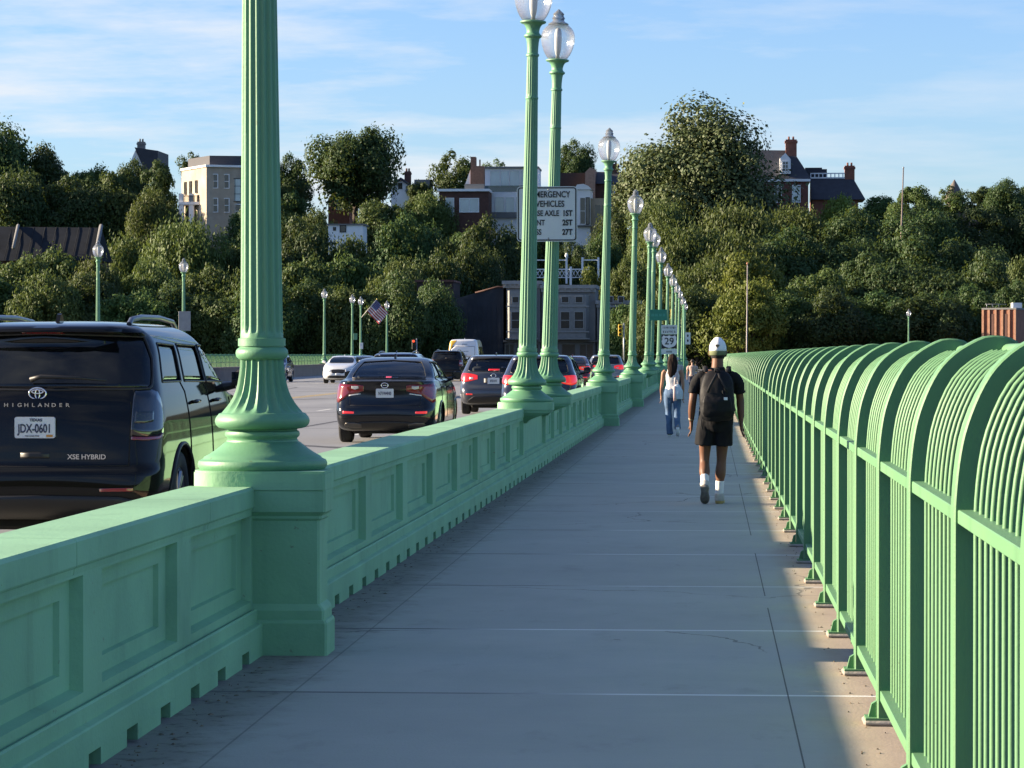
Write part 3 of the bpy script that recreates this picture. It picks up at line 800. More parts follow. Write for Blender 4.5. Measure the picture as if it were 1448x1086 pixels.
# small white sign by the fence end, signals
q = P(971.5, 478.5, 200)
ws = thing('notice_sign', 'small white notice on a thin green post near the far walkway end', 'sign', (q.x, 200, 0))
MB().tube([(-.2,0.03,0),(-.2,.03,q.z+2.3)], .05, 8).build('post', M_green, ws)
MB().prism([(p[0]+.05, p[1]+q.z) for p in rrect(.36,.80,.03)], 'y', -.012, -.002).build('plate', M_sign, ws)
m = MB()
for z in (.18,-.15): m.prism([(.05+.06*math.cos(a), q.z+z+.09*math.sin(a)) for a in np.linspace(0, 2*PI, 12, endpoint=False)], 'y', -.0145, -.0125)
m.build('symbol', M_ink, ws)
def signal(px, py, d, label, lit=None, body=None, facing=True):
    q = P(px, py, d); gz = .0
    t = thing('traffic_signal', label, 'traffic signal', (q.x, d, gz))
    MB().tube([(.30,0,0),(.30,0,q.z+.6)], .06, 8).build('post', M_grey, t)
    MB().tube([(.30,0,q.z+.3),(.0,0,q.z+.3)], .04, 8).build('arm', M_grey, t)
    bm_ = body or mat('signal_yellow', (.55,.38,.02), .5)
    h = MB(); h.span((-.17,-.12,q.z-.5), (.17,.12,q.z+.5), bev=.03)
    for k in (-.32, 0, .32):
        h.tube([(0,-.12,q.z+k),(0,-.26,q.z+k-.01)], [.13,.125], 12, caps=False)
    h.build('housing', bm_, t)
    for k, c in ((.32, 'r'), (0, 'y'), (-.32, 'g')):
        mm = lit if (lit and c == 'r') else mat('dark_lens_'+c, {'r': (.06,.01,.01), 'y': (.07,.05,.01), 'g': (.01,.05,.02)}[c], .3)
        MB().lathe([(.115,0),(.10,.03),(.02,.045)], 14).xf(Matrix.Translation((0,-.121,q.z+k)) @ Matrix.Rotation(PI/2, 4, 'X')).build('lens', mm, t)
M_redlens = mat('lit_red_signal', (.5,.03,.02), .3, emit=(1,.06,.02), es=.9)
signal(585, 487, 296, 'traffic signal showing red at the far end of the road, left of the white van', M_redlens, M_black)
signal(877, 467, 250, 'yellow traffic signal standing right of the fourth walkway lamp')
signal(951, 444, 297, 'yellow traffic signal high among the farthest walkway lamps')
signal(957, 458, 300, 'yellow green signal head low among the farthest walkway lamps', None, mat('signal_lime', (.36,.45,.03), .5))
# lamp and poles beyond the fence on the right
q = P(1285, 437, 300)
make_lamp(q.x, 300, 'green lamp post standing alone beyond the fence', .0, 'lamp beyond the fence', z=-.2, sc=(q.z+.2)/6.745)
q = P(1056.5, 374, 290); 
pp = thing('pole', 'thin pale pole rising beyond the fence end beside the capped walker', 'pole', (q.x, 290, -14))
MB().tube([(0,0,0),(-.05,0,14),(.03,0,q.z+14)], [.09,.07,.05], 8).build('shaft', mat('pole_grey', (.33,.29,.27), .5), pp); MB().lathe([(.09,0),(.1,.1),(.06,.2),(.01,.25)], 10, (.03,0,q.z+14)).build('cap', mat('pole_cap', (.4,.16,.08), .5), pp)
q = P(1276.5, 237, 400)
pp = thing('mast', 'tall thin mast standing above the trees on the right', 'pole', (q.x-.35, 400, 5))
MB().tube([(0,0,0),(.1,0,q.z-16),(.45,0,q.z-5)], [.16,.13,.07], 8).build('shaft', mat('mast_brown', (.16,.12,.10), .6), pp); MB().sphere((.45,0,q.z-5), .12, 8, 6).build('cap', M_grey, pp)
# ------------------------------------------------------------------ vehicles
def paint(name, c, rough=.22, metal=.3, coat=1.0):
    return mat('car_paint_'+name, c, rough, metal=metal, var=.03, coat=coat, spec=.3 if name == 'black' else .5)
PT = dict(black=paint('black', (.006,.0055,.005), .05, .0, .0), sedan=paint('midnight', (.004,.005,.008), .12, .0, .15), grey=paint('graphite', (.045,.050,.062)), plum=paint('dark_blue', (.020,.022,.036)),
          silver=paint('silver', (.16,.18,.21)), maroon=paint('maroon', (.10,.012,.016)), white=paint('white', (.72,.72,.70), .25, 0), navy=paint('navy', (.03,.05,.10)), van=paint('van_white', (.70,.71,.72), .3, 0))
M_tint = glassy('tinted_glass', (.5,.55,.6), .06, body=(.004,.005,.006))
M_clear = glassy('car_glass', (.86,.92,.92), .85)
M_frit = mat('black_glass_edge', (.004,.004,.005), .15, coat=1)
M_trim = mat('black_trim', (.010,.010,.011), .45)
M_red = mat('tail_lamp_red', (.16,.006,.008), .12, coat=1, var=.05)
M_redlit = mat('brake_lamp_lit', (.30,.008,.008), .2, coat=1, emit=(1,.03,.02), es=.22)
M_smoke = mat('smoked_tail_lamp', (.009,.009,.010), .10, coat=1, var=.5, vscale=14)
M_lens = mat('clear_lens', (.45,.46,.47), .12, coat=1)
M_plate = mat('licence_plate_white', (.62,.64,.67), .45)
M_seat = mat('seat_fabric', (.02,.021,.024), .8)
M_mirror = mat('mirror_glass', (.02,.025,.03), .03, metal=.0, spec=1.0)
M_rim = mat('alloy_rim', (.30,.31,.33), .3, metal=.9)
M_dark = mat('wheel_well_black', (.004,.004,.004), .9)
M_plink = mat('plate_ink', (.02,.03,.07), .5)

KINDS = {
 'suv': dict(L=5.1, tp=.07, rows=[  # z, yr, yf, w, rr, rf, bow
   (.24,.34,4.70,.84,.22,.4,.02),(.30,.12,4.95,.93,.22,.5,.03),(.38,.02,5.04,.965,.2,.55,.04),(.50,.0,5.08,.985,.2,.6,.05),(.62,.01,5.10,.992,.2,.6,.06),(.67,.055,5.09,.993,.2,.6,.06),(.80,.07,5.06,.990,.22,.6,.07),(1.0,.10,4.98,.976,.24,.6,.09),
   (1.10,.125,4.75,.961,.25,.6,.10),(1.16,.14,4.3,.949,.25,.6,.10),(1.22,.165,3.78,.936,.25,.5,.11),(1.28,.20,3.66,.920,.24,.4,.12),(1.40,.275,3.42,.890,.22,.35,.13),(1.55,.375,3.10,.850,.22,.32,.14),(1.66,.42,2.83,.800,.22,.3,.15),(1.695,.34,2.72,.772,.22,.3,.16),(1.73,.36,2.58,.725,.24,.3,.16),(1.765,.55,2.36,.63,.26,.3,.12),(1.79,1.0,2.0,.42,.3,.3,.05)],
   wheels=(1.05, 4.0), wr=.385, wt=.255, roof=1.79,
   rear_win=[(-.925,1.285,1.36),(-.90,1.262,1.49),(-.80,1.258,1.664),(0,1.25,1.686),(.80,1.258,1.664),(.90,1.262,1.49),(.925,1.285,1.36)],
   side_win=[[(.62,1.31),(1.32,1.31),(1.40,1.60),(.80,1.615)],[(1.46,1.31),(2.36,1.30),(2.36,1.60),(1.53,1.61)],[(2.45,1.30),(3.40,1.29),(3.05,1.50),(2.80,1.60),(2.45,1.605)]],
   front_win=[(-.78,1.30,1.60),(0,1.29,1.70),(.78,1.30,1.60)], cab=(.95,1.70,.07)),
 'sedan': dict(L=4.85, tp=.09, rows=[
   (.19,.40,4.45,.76,.22,.35,.02),(.25,.16,4.66,.84,.22,.45,.03),(.34,.05,4.78,.89,.22,.5,.04),(.46,.0,4.85,.912,.22,.55,.05),(.58,.01,4.84,.918,.22,.6,.06),(.66,.05,4.80,.919,.22,.6,.07),(.80,.085,4.70,.915,.24,.6,.09),(.93,.09,4.4,.902,.26,.6,.10),
   (1.01,.08,4.0,.88,.27,.5,.11),(1.055,.07,3.75,.862,.27,.4,.12),(1.075,.11,3.6,.85,.26,.35,.12),(1.085,.30,3.54,.835,.26,.3,.11),(1.10,.55,3.48,.81,.24,.28,.09),(1.13,.70,3.40,.788,.22,.26,.08),(1.22,.90,3.20,.750,.22,.25,.08),(1.33,1.18,2.92,.695,.22,.25,.08),(1.41,1.42,2.66,.64,.22,.25,.08),(1.45,1.60,2.45,.585,.22,.22,.08),(1.475,1.82,2.2,.48,.2,.2,.06),(1.485,2.0,2.05,.3,.02,.02,.0)],
   wheels=(1.02, 3.85), wr=.335, wt=.225, roof=1.485,
   rear_win=[(-.66,1.125,1.16),(-.60,1.118,1.28),(-.52,1.115,1.395),(0,1.115,1.425),(.52,1.115,1.395),(.60,1.118,1.28),(.66,1.125,1.16)],
   side_win=[[(1.10,1.13),(1.95,1.11),(1.95,1.40),(1.55,1.40)],[(2.03,1.11),(3.15,1.09),(2.72,1.37),(2.03,1.40)]],
   front_win=[(-.66,1.10,1.28),(-.52,1.09,1.40),(0,1.09,1.43),(.52,1.09,1.40),(.66,1.10,1.28)], cab=(.75,1.42,.06)),
 'hatch': dict(L=4.4, tp=.08, rows=[
   (.22,.36,4.05,.76,.2,.35,.02),(.29,.12,4.25,.84,.22,.45,.03),(.40,.02,4.36,.885,.22,.5,.04),(.52,.0,4.40,.90,.22,.55,.05),(.64,.02,4.38,.906,.22,.6,.06),(.78,.10,4.32,.906,.24,.6,.08),(.92,.13,4.2,.90,.26,.6,.10),(1.0,.15,3.95,.885,.26,.55,.11),
   (1.05,.17,3.6,.868,.26,.45,.11),(1.09,.20,3.38,.85,.25,.4,.11),(1.15,.27,3.24,.82,.24,.35,.11),(1.28,.44,2.98,.765,.23,.3,.12),(1.40,.58,2.68,.71,.22,.28,.12),(1.455,.56,2.5,.67,.22,.26,.13),(1.49,.60,2.36,.64,.22,.25,.13),(1.515,.85,2.15,.56,.22,.25,.1),(1.53,1.3,1.8,.36,.2,.2,.04)],
   wheels=(.82, 3.45), wr=.335, wt=.22, roof=1.53,
   rear_win=[(-.70,1.13,1.17),(-.66,1.11,1.28),(-.58,1.10,1.41),(0,1.10,1.435),(.58,1.10,1.41),(.66,1.11,1.28),(.70,1.13,1.17)],
   side_win=[[(.80,1.16),(1.60,1.13),(1.60,1.41),(1.00,1.41)],[(1.68,1.13),(2.85,1.10),(2.45,1.36),(1.68,1.42)]],
   front_win=[(-.68,1.10,1.28),(-.56,1.09,1.42),(0,1.09,1.45),(.56,1.09,1.42),(.68,1.10,1.28)], cab=(.78,1.45,.06)),
 'van': dict(L=5.5, tp=.03, rows=[
   (.28,.2,5.1,.88,.12,.3,.02),(.40,.02,5.3,.96,.12,.4,.03),(.6,.0,5.45,.985,.12,.5,.03),(.9,.01,5.5,1.0,.13,.5,.03),(1.15,.02,5.35,1.0,.14,.5,.03),(1.3,.03,5.0,.995,.14,.5,.03),(1.6,.05,4.6,.975,.15,.4,.03),(2.0,.09,4.1,.93,.16,.35,.04),(2.3,.14,3.7,.885,.17,.3,.05),(2.42,.18,3.5,.84,.2,.3,.06),(2.49,.30,3.3,.74,.22,.3,.06),(2.52,.7,2.9,.5,.25,.25,.04)],
   wheels=(1.1, 4.5), wr=.35, wt=.24, roof=2.52,
   rear_win=[(-.74,1.42,2.05),(-.06,1.42,2.08),(.06,1.42,2.08),(.74,1.42,2.05)],
   side_win=[[(.5,1.40),(1.9,1.40),(1.9,2.05),(.55,2.05)],[(2.0,1.40),(3.3,1.40),(3.3,2.05),(2.0,2.05)],[(3.4,1.40),(4.45,1.38),(4.0,1.98),(3.4,2.03)]],
   front_win=[(-.85,1.40,1.9),(0,1.40,2.05),(.85,1.40,1.9)], cab=(.95,2.42,.06)),
}
class Surf:
    def __init__(s, K):
        s.K = K; z = [r[0] for r in K['rows']]
        s.yr, s.yf, s.w, s.rr, s.rf, s.bow = [pchip(z, [r[i] for r in K['rows']]) for i in range(1, 7)]
        s.L = K['L']; s.tp = K['tp']; s.z0, s.z1 = z[0], z[-1]
    def T(s, y): return 1-s.tp*abs((2*y-s.L)/s.L)**2.6
    def arc(s, a, z, off=0, front=False):
        """distance a along the outline from the middle of the tail (or nose)"""
        W, b = s.w(z), s.bow(z); r = min((s.rf if front else s.rr)(z), W*.95); sg = -1 if a < 0 else 1; a = abs(a)
        y0 = 0
        if a <= W-r: x, y, nx_, ny_ = a, b*(a/W)**2, -2*b*a/W/W*.0, -1.0
        elif a <= W-r+r*PI/2:
            p = (a-(W-r))/r; x = W-r+r*math.sin(p); y = b*((W-r)/W)**2+r*(1-math.cos(p)); nx_, ny_ = math.sin(p), -math.cos(p)
        else:
            x = W; y = b*((W-r)/W)**2+r+(a-(W-r)-r*PI/2); nx_, ny_ = 1, 0
        x += nx_*off; y += ny_*off
        y = s.yf(z)-y if front else s.yr(z)+y
        return (sg*x*s.T(y), y, z)
    def side(s, y, z, off=0, sg=1):
        W, b = s.w(z), s.bow(z); r = min(s.rr(z), W*.95); rf = min(s.rf(z), W*.95)
        c = s.yr(z)+b*((W-r)/W)**2+r; cf = s.yf(z)-b*((W-rf)/W)**2-rf
        if y < c: x = W-r+math.sqrt(max(0, r*r-min(r, c-y)**2))
        elif y > cf: x = W-rf+math.sqrt(max(0, rf*rf-min(rf, y-cf)**2))
        else: x = W
        return (sg*(x+off)*s.T(y), y, z)
    def ring(s, z, nr=7, nc=7, ns=34, inset=0):
        W, b = s.w(z)-inset, s.bow(z); r = min(s.rr(z), W*.95); rf = min(s.rf(z), W*.95); yr, yf = s.yr(z)+inset, s.yf(z)-inset
        pts = []
        for i in range(nr): x = (W-r)*i/nr; pts.append((x, yr+b*(x/W)**2))
        for i in range(nc): p = PI/2*i/nc; pts.append((W-r+r*math.sin(p), yr+b*((W-r)/W)**2+r*(1-math.cos(p))))
        ya = yr+b*((W-r)/W)**2+r; yb = yf-b*((W-rf)/W)**2-rf
        for i in range(ns): pts.append((W, ya+(yb-ya)*i/ns))
        for i in range(nc): p = PI/2*i/nc; pts.append((W-rf+rf*math.cos(p), yf-b*((W-rf)/W)**2-rf*(1-math.sin(p))))
        for i in range(nr): x = (W-rf)*(1-i/nr); pts.append((x, yf-b*(x/W)**2))
        pts.append((0, yf))
        pts = [(x*s.T(y), y) for x, y in pts]
        return [(x, y, z) for x, y in pts]+[(-x, y, z) for x, y in pts[-2:0:-1]]
    def solid(s, levels, inset=0, caps=True):
        m = MB(); rs = [s.ring(z, inset=inset) for z in levels]; n = len(rs[0])
        vs = [p for r in rs for p in r]
        fs = [(k*n+i, k*n+(i+1) % n, k*n+n+(i+1) % n, k*n+n+i) for k in range(len(rs)-1) for i in range(n)]
        fs += [tuple(range(n-1, -1, -1)), tuple((len(rs)-1)*n+i for i in range(n))]
        return m.add(vs, fs, 0, True)
def grid_patch(fn, cols, nz=6, sub=4, off=.004, thick=.02, frit=None, mi=0, mf=1):
    """cols: (u, lo, hi) columns; fn(u,v,off). frit: edge width -> material mf on the rim"""
    us = []
    for (a, b) in zip(cols[:-1], cols[1:]):
        for k in range(sub): us.append(tuple(a[i]+(b[i]-a[i])*k/sub for i in range(3)))
    us.append(tuple(cols[-1]))
    m = MB(); vs = []; nu = len(us)
    for (u, lo, hi) in us:
        for j in range(nz+1): vs.append(fn(u, lo+(hi-lo)*j/nz, off))
    def id_(i, j): return i*(nz+1)+j
    fs = []; mis = []
    for i in range(nu-1):
        for j in range(nz):
            fs.append((id_(i,j), id_(i+1,j), id_(i+1,j+1), id_(i,j+1)))
    m.add(vs, fs, mi, True)
    rim = [id_(i,0) for i in range(nu)]+[id_(nu-1,j) for j in range(1, nz+1)]+[id_(i,nz) for i in range(nu-2,-1,-1)]+[id_(0,j) for j in range(nz-1,0,-1)]
    low = []
    for k in rim:
        i, j = divmod(k, nz+1); u, lo, hi = us[i]
        low.append(fn(u, lo+(hi-lo)*j/nz, off-thick))
    b = len(m.v); n = len(rim)
    m.v += low
    for k in range(n):
        m.f.append((rim[k], rim[(k+1) % n], b+(k+1) % n, b+k)); m.m.append(mi); m.sm.append(False)
    return m
def poly_cols(poly, n=10):
    """polygon of (u,v) points -> columns (convex)"""
    us = sorted(set([p[0] for p in poly]+list(np.linspace(min(p[0] for p in poly), max(p[0] for p in poly), n))))
    out = []
    for u in us:
        vv = []
        for a, b in zip(poly, poly[1:]+poly[:1]):
            if min(a[0], b[0])-1e-9 <= u <= max(a[0], b[0])+1e-9:
                if abs(a[0]-b[0]) < 1e-9: vv += [a[1], b[1]]
                else: vv.append(a[1]+(b[1]-a[1])*(u-a[0])/(b[0]-a[0]))
        out.append((u, min(vv), max(vv)))
    return out
BODY = {}
def body_mesh(kind):
    if kind in BODY: return BODY[kind]
    K = KINDS[kind]; S = Surf(K)
    zs = [r[0] for r in K['rows']]; lev = []
    for a, b in zip(zs[:-1], zs[1:]):
        n = max(2, int((b-a)/.028))
        lev += [a+(b-a)*k/n for k in range(n)]
    lev.append(zs[-1])
    body = S.solid(lev).mesh('body', [M_trim, M_dark])
    cab0, cab1, ins = K['cab']
    cut = S.solid(list(np.linspace(cab0, cab1, 22)), inset=ins)
    # keep the cabin hollow behind the glass only
    cutters = [cut]
    wc = MB(); rw = K['rear_win']
    pl = [(S.arc(c[0], c[1])[0], c[1]) for c in rw]+[(S.arc(c[0], c[2])[0], c[2]) for c in rw[::-1]]
    wc.prism(pl, 'y', -1, K['wheels'][0]+.95)
    fc = MB(); fw = K['front_win']; pl = [(S.arc(c[0], c[1], 0, True)[0], c[1]) for c in fw]+[(S.arc(c[0], c[2], 0, True)[0], c[2]) for c in fw[::-1]]
    fc.prism(pl, 'y', 2.2 if kind != 'van' else 3.0, 6)
    cutters += [wc, fc]
    for pw in K['side_win']:
        sc = MB(); sc.prism(pw, 'x', -1.5, 1.5); cutters.append(sc)
    for wy in K['wheels']:
        for sg in (-1, 1):
            c = MB(); rr = K['wr']+.055
            c.tube([(sg*(S.w(.5)-.33), wy, K['wr']-.01), (sg*1.3, wy, K['wr']-.01)], rr, 40, smooth=False); cutters.append(c)
    objs = []
    def add(o):
        for i, c in enumerate(cutters):
            me = c.mesh('cut', [M_dark, M_dark])
            co = bpy.data.objects.new('cut', me); COL.objects.link(co); objs.append(co)
            md = o.modifiers.new('b', 'BOOLEAN'); md.object = co; md.operation = 'DIFFERENCE'; md.solver = 'EXACT'
    me = eval_mods(body, [add])
    for co in objs: bpy.data.objects.remove(co)
    me.name = 'body'
    if len(me.materials) < 2:
        pass
    smooth_angle(me, 34)
    BODY[kind] = (me, S, K); return BODY[kind]
WHEEL = {}
def wheel_meshes(wr, wt):
    k = (wr, wt)
    if k in WHEEL: return WHEEL[k]
    Rm = Matrix.Rotation(PI/2, 4, 'Y')
    h = wt/2
    ty = MB().lathe([(wr*.62,-h*.8),(wr*.70,-h),(wr*.92,-h*.98),(wr*.985,-h*.80),(wr,-h*.55),(wr,-h*.52),(wr*.985,-h*.5),(wr*.985,-h*.44),(wr,-h*.42),(wr,-h*.03),(wr*.985,-h*.02),(wr*.985,h*.02),(wr,h*.03),(wr,h*.42),(wr*.985,h*.44),(wr*.985,h*.5),(wr,h*.52),(wr,h*.55),(wr*.985,h*.80),(wr*.92,h*.98),(wr*.70,h),(wr*.62,h*.8)], 40, caps=False).xf(Rm).mesh('tyre', [M_rubber], angle=50)
    rm = MB(); rm.lathe([(wr*.63,-h*.8),(wr*.60,-h*.5),(wr*.60,h*.55),(wr*.64,h*.82),(wr*.62,h*.86),(wr*.57,h*.72)], 32, caps=False)
    for s_ in range(5):
        a = 2*PI*s_/5
        for d_ in (-.13, .13):
            rm.tube([(wr*.14*math.cos(a+d_*2), wr*.14*math.sin(a+d_*2), h*.62), (wr*.60*math.cos(a+d_), wr*.60*math.sin(a+d_), h*.74)], .022, 6)
    rm.lathe([(.005,h*.70),(wr*.17,h*.68),(wr*.18,h*.5),(.005,h*.4)], 16, caps=False)
    rm.xf(Rm); rmm = rm.mesh('rim', [M_rim], angle=40)
    bk = MB().lathe([(.005,h*.25),(wr*.58,h*.25),(wr*.58,h*.1),(.005,h*.1)], 24, caps=False).xf(Rm).mesh('brake_disc', [M_dark])
    WHEEL[k] = (ty, rmm, bk); return WHEEL[k]
CP = {}                                     # shared part meshes per kind
def vehicle(kind, name, label, cat, paint_m, loc, rz=0, group='cars on the bridge', lit=False, tint=False, smoke=False, plate=None, seats=True, hang=True):
    me, S, K = body_mesh(kind)
    t = thing(name, label, cat, loc, rz, group)
    b = link('body', me, t)
    b.material_slots[0].link = 'OBJECT'; b.material_slots[0].material = paint_m
    key = kind
    if key not in CP:
        C = {}
        shell = lambda u, v, off: S.arc(u, v, off)
        C['rear_window'] = grid_patch(lambda u, v, o: S.arc(u, v, o), K['rear_win'], 8, 4, -.008, .006)
        C['windscreen'] = grid_patch(lambda u, v, o: S.arc(u, v, o, True), K['front_win'], 8, 4, -.008, .006)
        C['side_windows'] = []
        for sg in (-1, 1):
            for pw in K['side_win']:
                C['side_windows'].append(grid_patch(lambda u, v, o, sg=sg: S.side(u, v, o, sg), poly_cols(pw), 6, 1, -.010, .006))
        CP[key] = C
    C = CP[key]
    gm = M_tint if tint else M_clear
    def P_(nm, mb, m_, par=t, **kw):
        if isinstance(mb, MB):
            mesh = mb.mesh(nm, [m_], **kw)
        else: mesh = mb
        return link(nm, mesh, par)
    P_('rear_window', C['rear_window'], gm); P_('windscreen', C['windscreen'], gm)
    for sw in C['side_windows']: P_('side_window', sw, gm)
    # dark rubber seals round the glass
    def seal(fn, cols, wdt=.022):
        top = [(c[0], c[2]) for c in cols]; bot = [(c[0], c[1]) for c in cols]; loop = []
        def dens(a, b, n=5): return [(a[0]+(b[0]-a[0])*k/n, a[1]+(b[1]-a[1])*k/n) for k in range(n)]
        pl = bot+top[::-1]
        for a, b_ in zip(pl, pl[1:]+pl[:1]): loop += dens(a, b_)
        return MB().tube([fn(u, v, -.001) for u, v in loop]+[fn(*loop[0], -.001)], wdt/2, 6, caps=False)
    sl_ = seal(lambda u, v, o: S.arc(u, v, o), K['rear_win'])
    P_('window_seal', sl_, M_trim, fix=False)
    for sg in (-1, 1):
        for pw in K['side_win']: P_('window_seal', seal(lambda u, v, o, sg=sg: S.side(u, v, o, sg), poly_cols(pw, 4), .018), M_trim, fix=False)
    # wheels
    ty, rm, bk = wheel_meshes(K['wr'], K['wt'])
    for wy in K['wheels']:
        for sg in (-1, 1):
            wh = link('wheel', ty, t, (sg*(S.w(.5)*S.T(wy)-K['wt']/2-.012), wy, K['wr']), (0, 0, 0 if sg > 0 else PI))
            link('rim', rm, wh); link('brake_disc', bk, wh)
    # mirrors
    mz = K['side_win'][-1][1][1]+(.02 if kind == 'suv' else .06); myy = K['side_win'][-1][1][0]-.10
    for sg in (-1, 1):
        x0 = S.side(myy, mz-.06, 0, sg)[0]
        mm = MB(); mm.box((x0+sg*.155, myy+.04, mz+.005), (.17, .12, .15), bev=.045); mm.tube([(x0-sg*.01, myy+.03, mz-.07), (x0+sg*.10, myy+.04, mz-.05)], [.04,.03], 8)
        mo = P_('mirror', mm, paint_m if kind != 'suv' else M_black, angle=40)
        P_('mirror_glass', MB().box((x0+sg*.155, myy-.026, mz+.005), (.155, .006, .115)), M_mirror, mo)
    # aerial fin
    zt = S.z1; fy = {'suv': .95, 'sedan': 1.85, 'hatch': 1.15, 'van': 1.2}[kind]
    P_('aerial', MB().prism([(fy-.10, zt-.02), (fy+.10, zt-.02), (fy+.03, zt+.045), (fy+.0, zt+.06), (fy-.03, zt+.05)], 'x', -.016, .016), paint_m)
    # door gaps and handles
    dz0, dz1 = .42, K['side_win'][0][0][1]
    for sg in (-1, 1):
        for wi in (0, 1) if kind != 'suv' else (1, 2):
            pw = K['side_win'][wi]; ys_ = [pw[0][0]-.10+.0*wi, pw[1][0]+.04]
            for yv in ([ys_[0]+.10*(wi == 0)] if wi != len(K['side_win'])-1 else [ys_[0], ys_[1]-.02]):
                P_('door_gap', MB().tube([S.side(yv-(.10 if z > dz1-.001 else 0), z, .0005, sg) for z in np.linspace(dz0, dz1, 12)], .0055, 4, caps=False), M_dark, fix=False)
            hy = pw[0][0]+.12; hz_ = dz1-.17
            h0 = S.side(hy, hz_, .0, sg); h1 = S.side(hy+.2, hz_+.005, .0, sg)
            P_('door_handle', MB().tube([h0, (h0[0]+sg*.032, h0[1]+.02, hz_), (h1[0]+sg*.032, h1[1]-.02, hz_+.004), h1], .013, 8), paint_m)
        P_('sill', grid_patch(lambda u, v, o, sg=sg: S.side(u, v, o, sg), [(K['wheels'][0]+K['wr']+.07, .25, .34), (K['wheels'][1]-K['wr']-.07, .25, .34)], 3, 12, .006, .02), M_trim)
        # wheel arch lips
        for wy in K['wheels']:
            pts = []
            for a in np.linspace(-.12*PI, 1.12*PI, 22):
                yv = wy+(K['wr']+.06)*math.cos(a); zv = K['wr']-.01+(K['wr']+.06)*math.sin(a)
                if zv > S.z0+.03: pts.append(S.side(yv, zv, .0, sg))
            P_('arch_lip', MB().tube(pts, .018, 6, flat=1), M_trim if kind == 'suv' else paint_m, fix=False)
    A = lambda u, v, o: S.arc(u, v, o)
    FR = lambda u, v, o: S.arc(u, v, o, True)
    rl = M_redlit if lit else M_red
    def strip(nm, cols, m_, off=.006, fn=A, par=t, nz=5, sub=5): return P_(nm, grid_patch(fn, cols, nz, sub, off, .03), m_, par)
    def both(nm, cols, m_, off=.006, par=t, fn=A):
        r = []
        for sg in (1, -1): r.append(strip(nm, [(sg*c[0], c[1], c[2]) for c in cols], m_, off, par=par, fn=fn))
        return r
    def plate_at(z, w_=.305, h_=.155, y=None, txt=None):
        yv = S.yr(z)-.018 if y is None else y
        po = P_('licence_plate', MB().prism([(p[0], p[1]+z) for p in rrect(w_, h_, .015)], 'y', yv-.006, yv), M_plate)
        if txt:
            link('plate_lettering', text_mesh(txt, .080, .001, M_plink, bold=.0015, sx=.60), po, (0, yv-.0085, z-.006))
        return po
    if kind == 'sedan':
        both('tail_lamp', [(.40,.90,1.0),(.46,.885,1.01),(.62,.845,1.015),(.70,.82,1.012),(.78,.76,1.02),(.90,.70,1.03),(1.0,.72,1.03),(1.08,.79,1.01),(1.14,.88,.97)], rl)
        both('reverse_lamp', [(.50,.945,.985),(.56,.925,.985),(.63,.945,.985)], M_lens, .011)
        both('chrome_strip', [(.46,.845,.862),(.68,.815,.835)], M_lens, .012)
        both('reflector', [(.58,.515,.55),(.80,.515,.56)], rl if lit else M_redlit, .006)  # passive reflectors given the glow of a lit lamp
        strip('spoiler', [(-.70,1.058,1.076),(-.4,1.064,1.088),(0,1.066,1.092),(.4,1.064,1.088),(.70,1.058,1.076)], M_trim, .035)
        strip('diffuser', [(-.66,.235,.30),(-.45,.225,.37),(0,.22,.385),(.45,.225,.37),(.66,.235,.30)], M_trim, .008)
        both('exhaust_trim', [(.44,.27,.33),(.56,.265,.36),(.72,.28,.36),(.76,.30,.33)], mat('exhaust_grey', (.12,.115,.11), .35, metal=.8), .012)
        strip('boot_gap', [(-.66,.655,.662),(0,.645,.652),(.66,.655,.662)], M_dark, .002)
        both('boot_gap', [(.655,.66,.90),(.662,.66,.90)], M_dark, .002)
        strip('brake_lamp', [(-.05,1.118,1.15),(.05,1.118,1.15)], M_redlit, .012)
        em = MB().tube([(.058*math.cos(a), S.yr(1.0)-.02, 1.0+.043*math.sin(a)) for a in np.linspace(0, 2*PI, 25)], .009, 8, caps=False); em.tube([(-.03, S.yr(1.0)-.02, 1.0), (.03, S.yr(1.0)-.02, 1.0)], .008, 6)
        P_('emblem', em, M_chrome)
        plate_at(.865, txt=plate)
    if kind == 'hatch':
        both('tail_lamp', [(.44,.90,1.0),(.54,.88,1.03),(.66,.85,1.05),(.80,.83,1.06),(.95,.86,1.06),(1.06,.92,1.04)], rl)
        both('lamp_lens', [(.56,.90,.95),(.66,.89,.955)], M_lens, .011)
        both('reflector', [(.58,.50,.535),(.76,.50,.54)], M_redlit if lit else M_red)  # reflectors made to glow along with the lit brake lamps
        strip('bumper_panel', [(-.72,.30,.34),(-.55,.28,.47),(0,.27,.49),(.55,.28,.47),(.72,.30,.34)], M_trim, .007)
        strip('hatch_gap', [(-.70,.64,.647),(0,.62,.627),(.70,.64,.647)], M_dark, .002)
        strip('brake_lamp', [(-.16,1.452,1.475),(.16,1.452,1.475)] if False else [(-.15,1.125,1.165),(.15,1.125,1.165)], M_redlit if lit else M_red, .012)
        em = MB().tube([(.060*math.cos(a), S.yr(.99)-.02, .99+.05*math.sin(a)) for a in np.linspace(0, 2*PI, 25)], .009, 8, caps=False)
        P_('emblem', em, M_chrome)
        strip('plate_recess', [(-.26,.80,.93),(.26,.80,.93)], M_trim, .003)
        plate_at(.86, txt=plate)
        P_('wiper', MB().tube([(0, S.yr(1.12)-.02, 1.11), (.16, S.yr(1.13)-.02, 1.125), (.42, S.yr(1.16)-.01, 1.15)], .009, 6), M_trim)
    if kind == 'van':
        both('tail_lamp', [(.84,.9,1.35),(.92,.9,1.36),(1.02,.9,1.35)], rl)
        strip('bumper', [(-.9,.36,.56),(0,.36,.58),(.9,.36,.56)], M_trim, .03)
        strip('door_gap', [(-.006,.60,2.35),(.006,.60,2.35)], M_dark, .002)
        plate_at(.80)
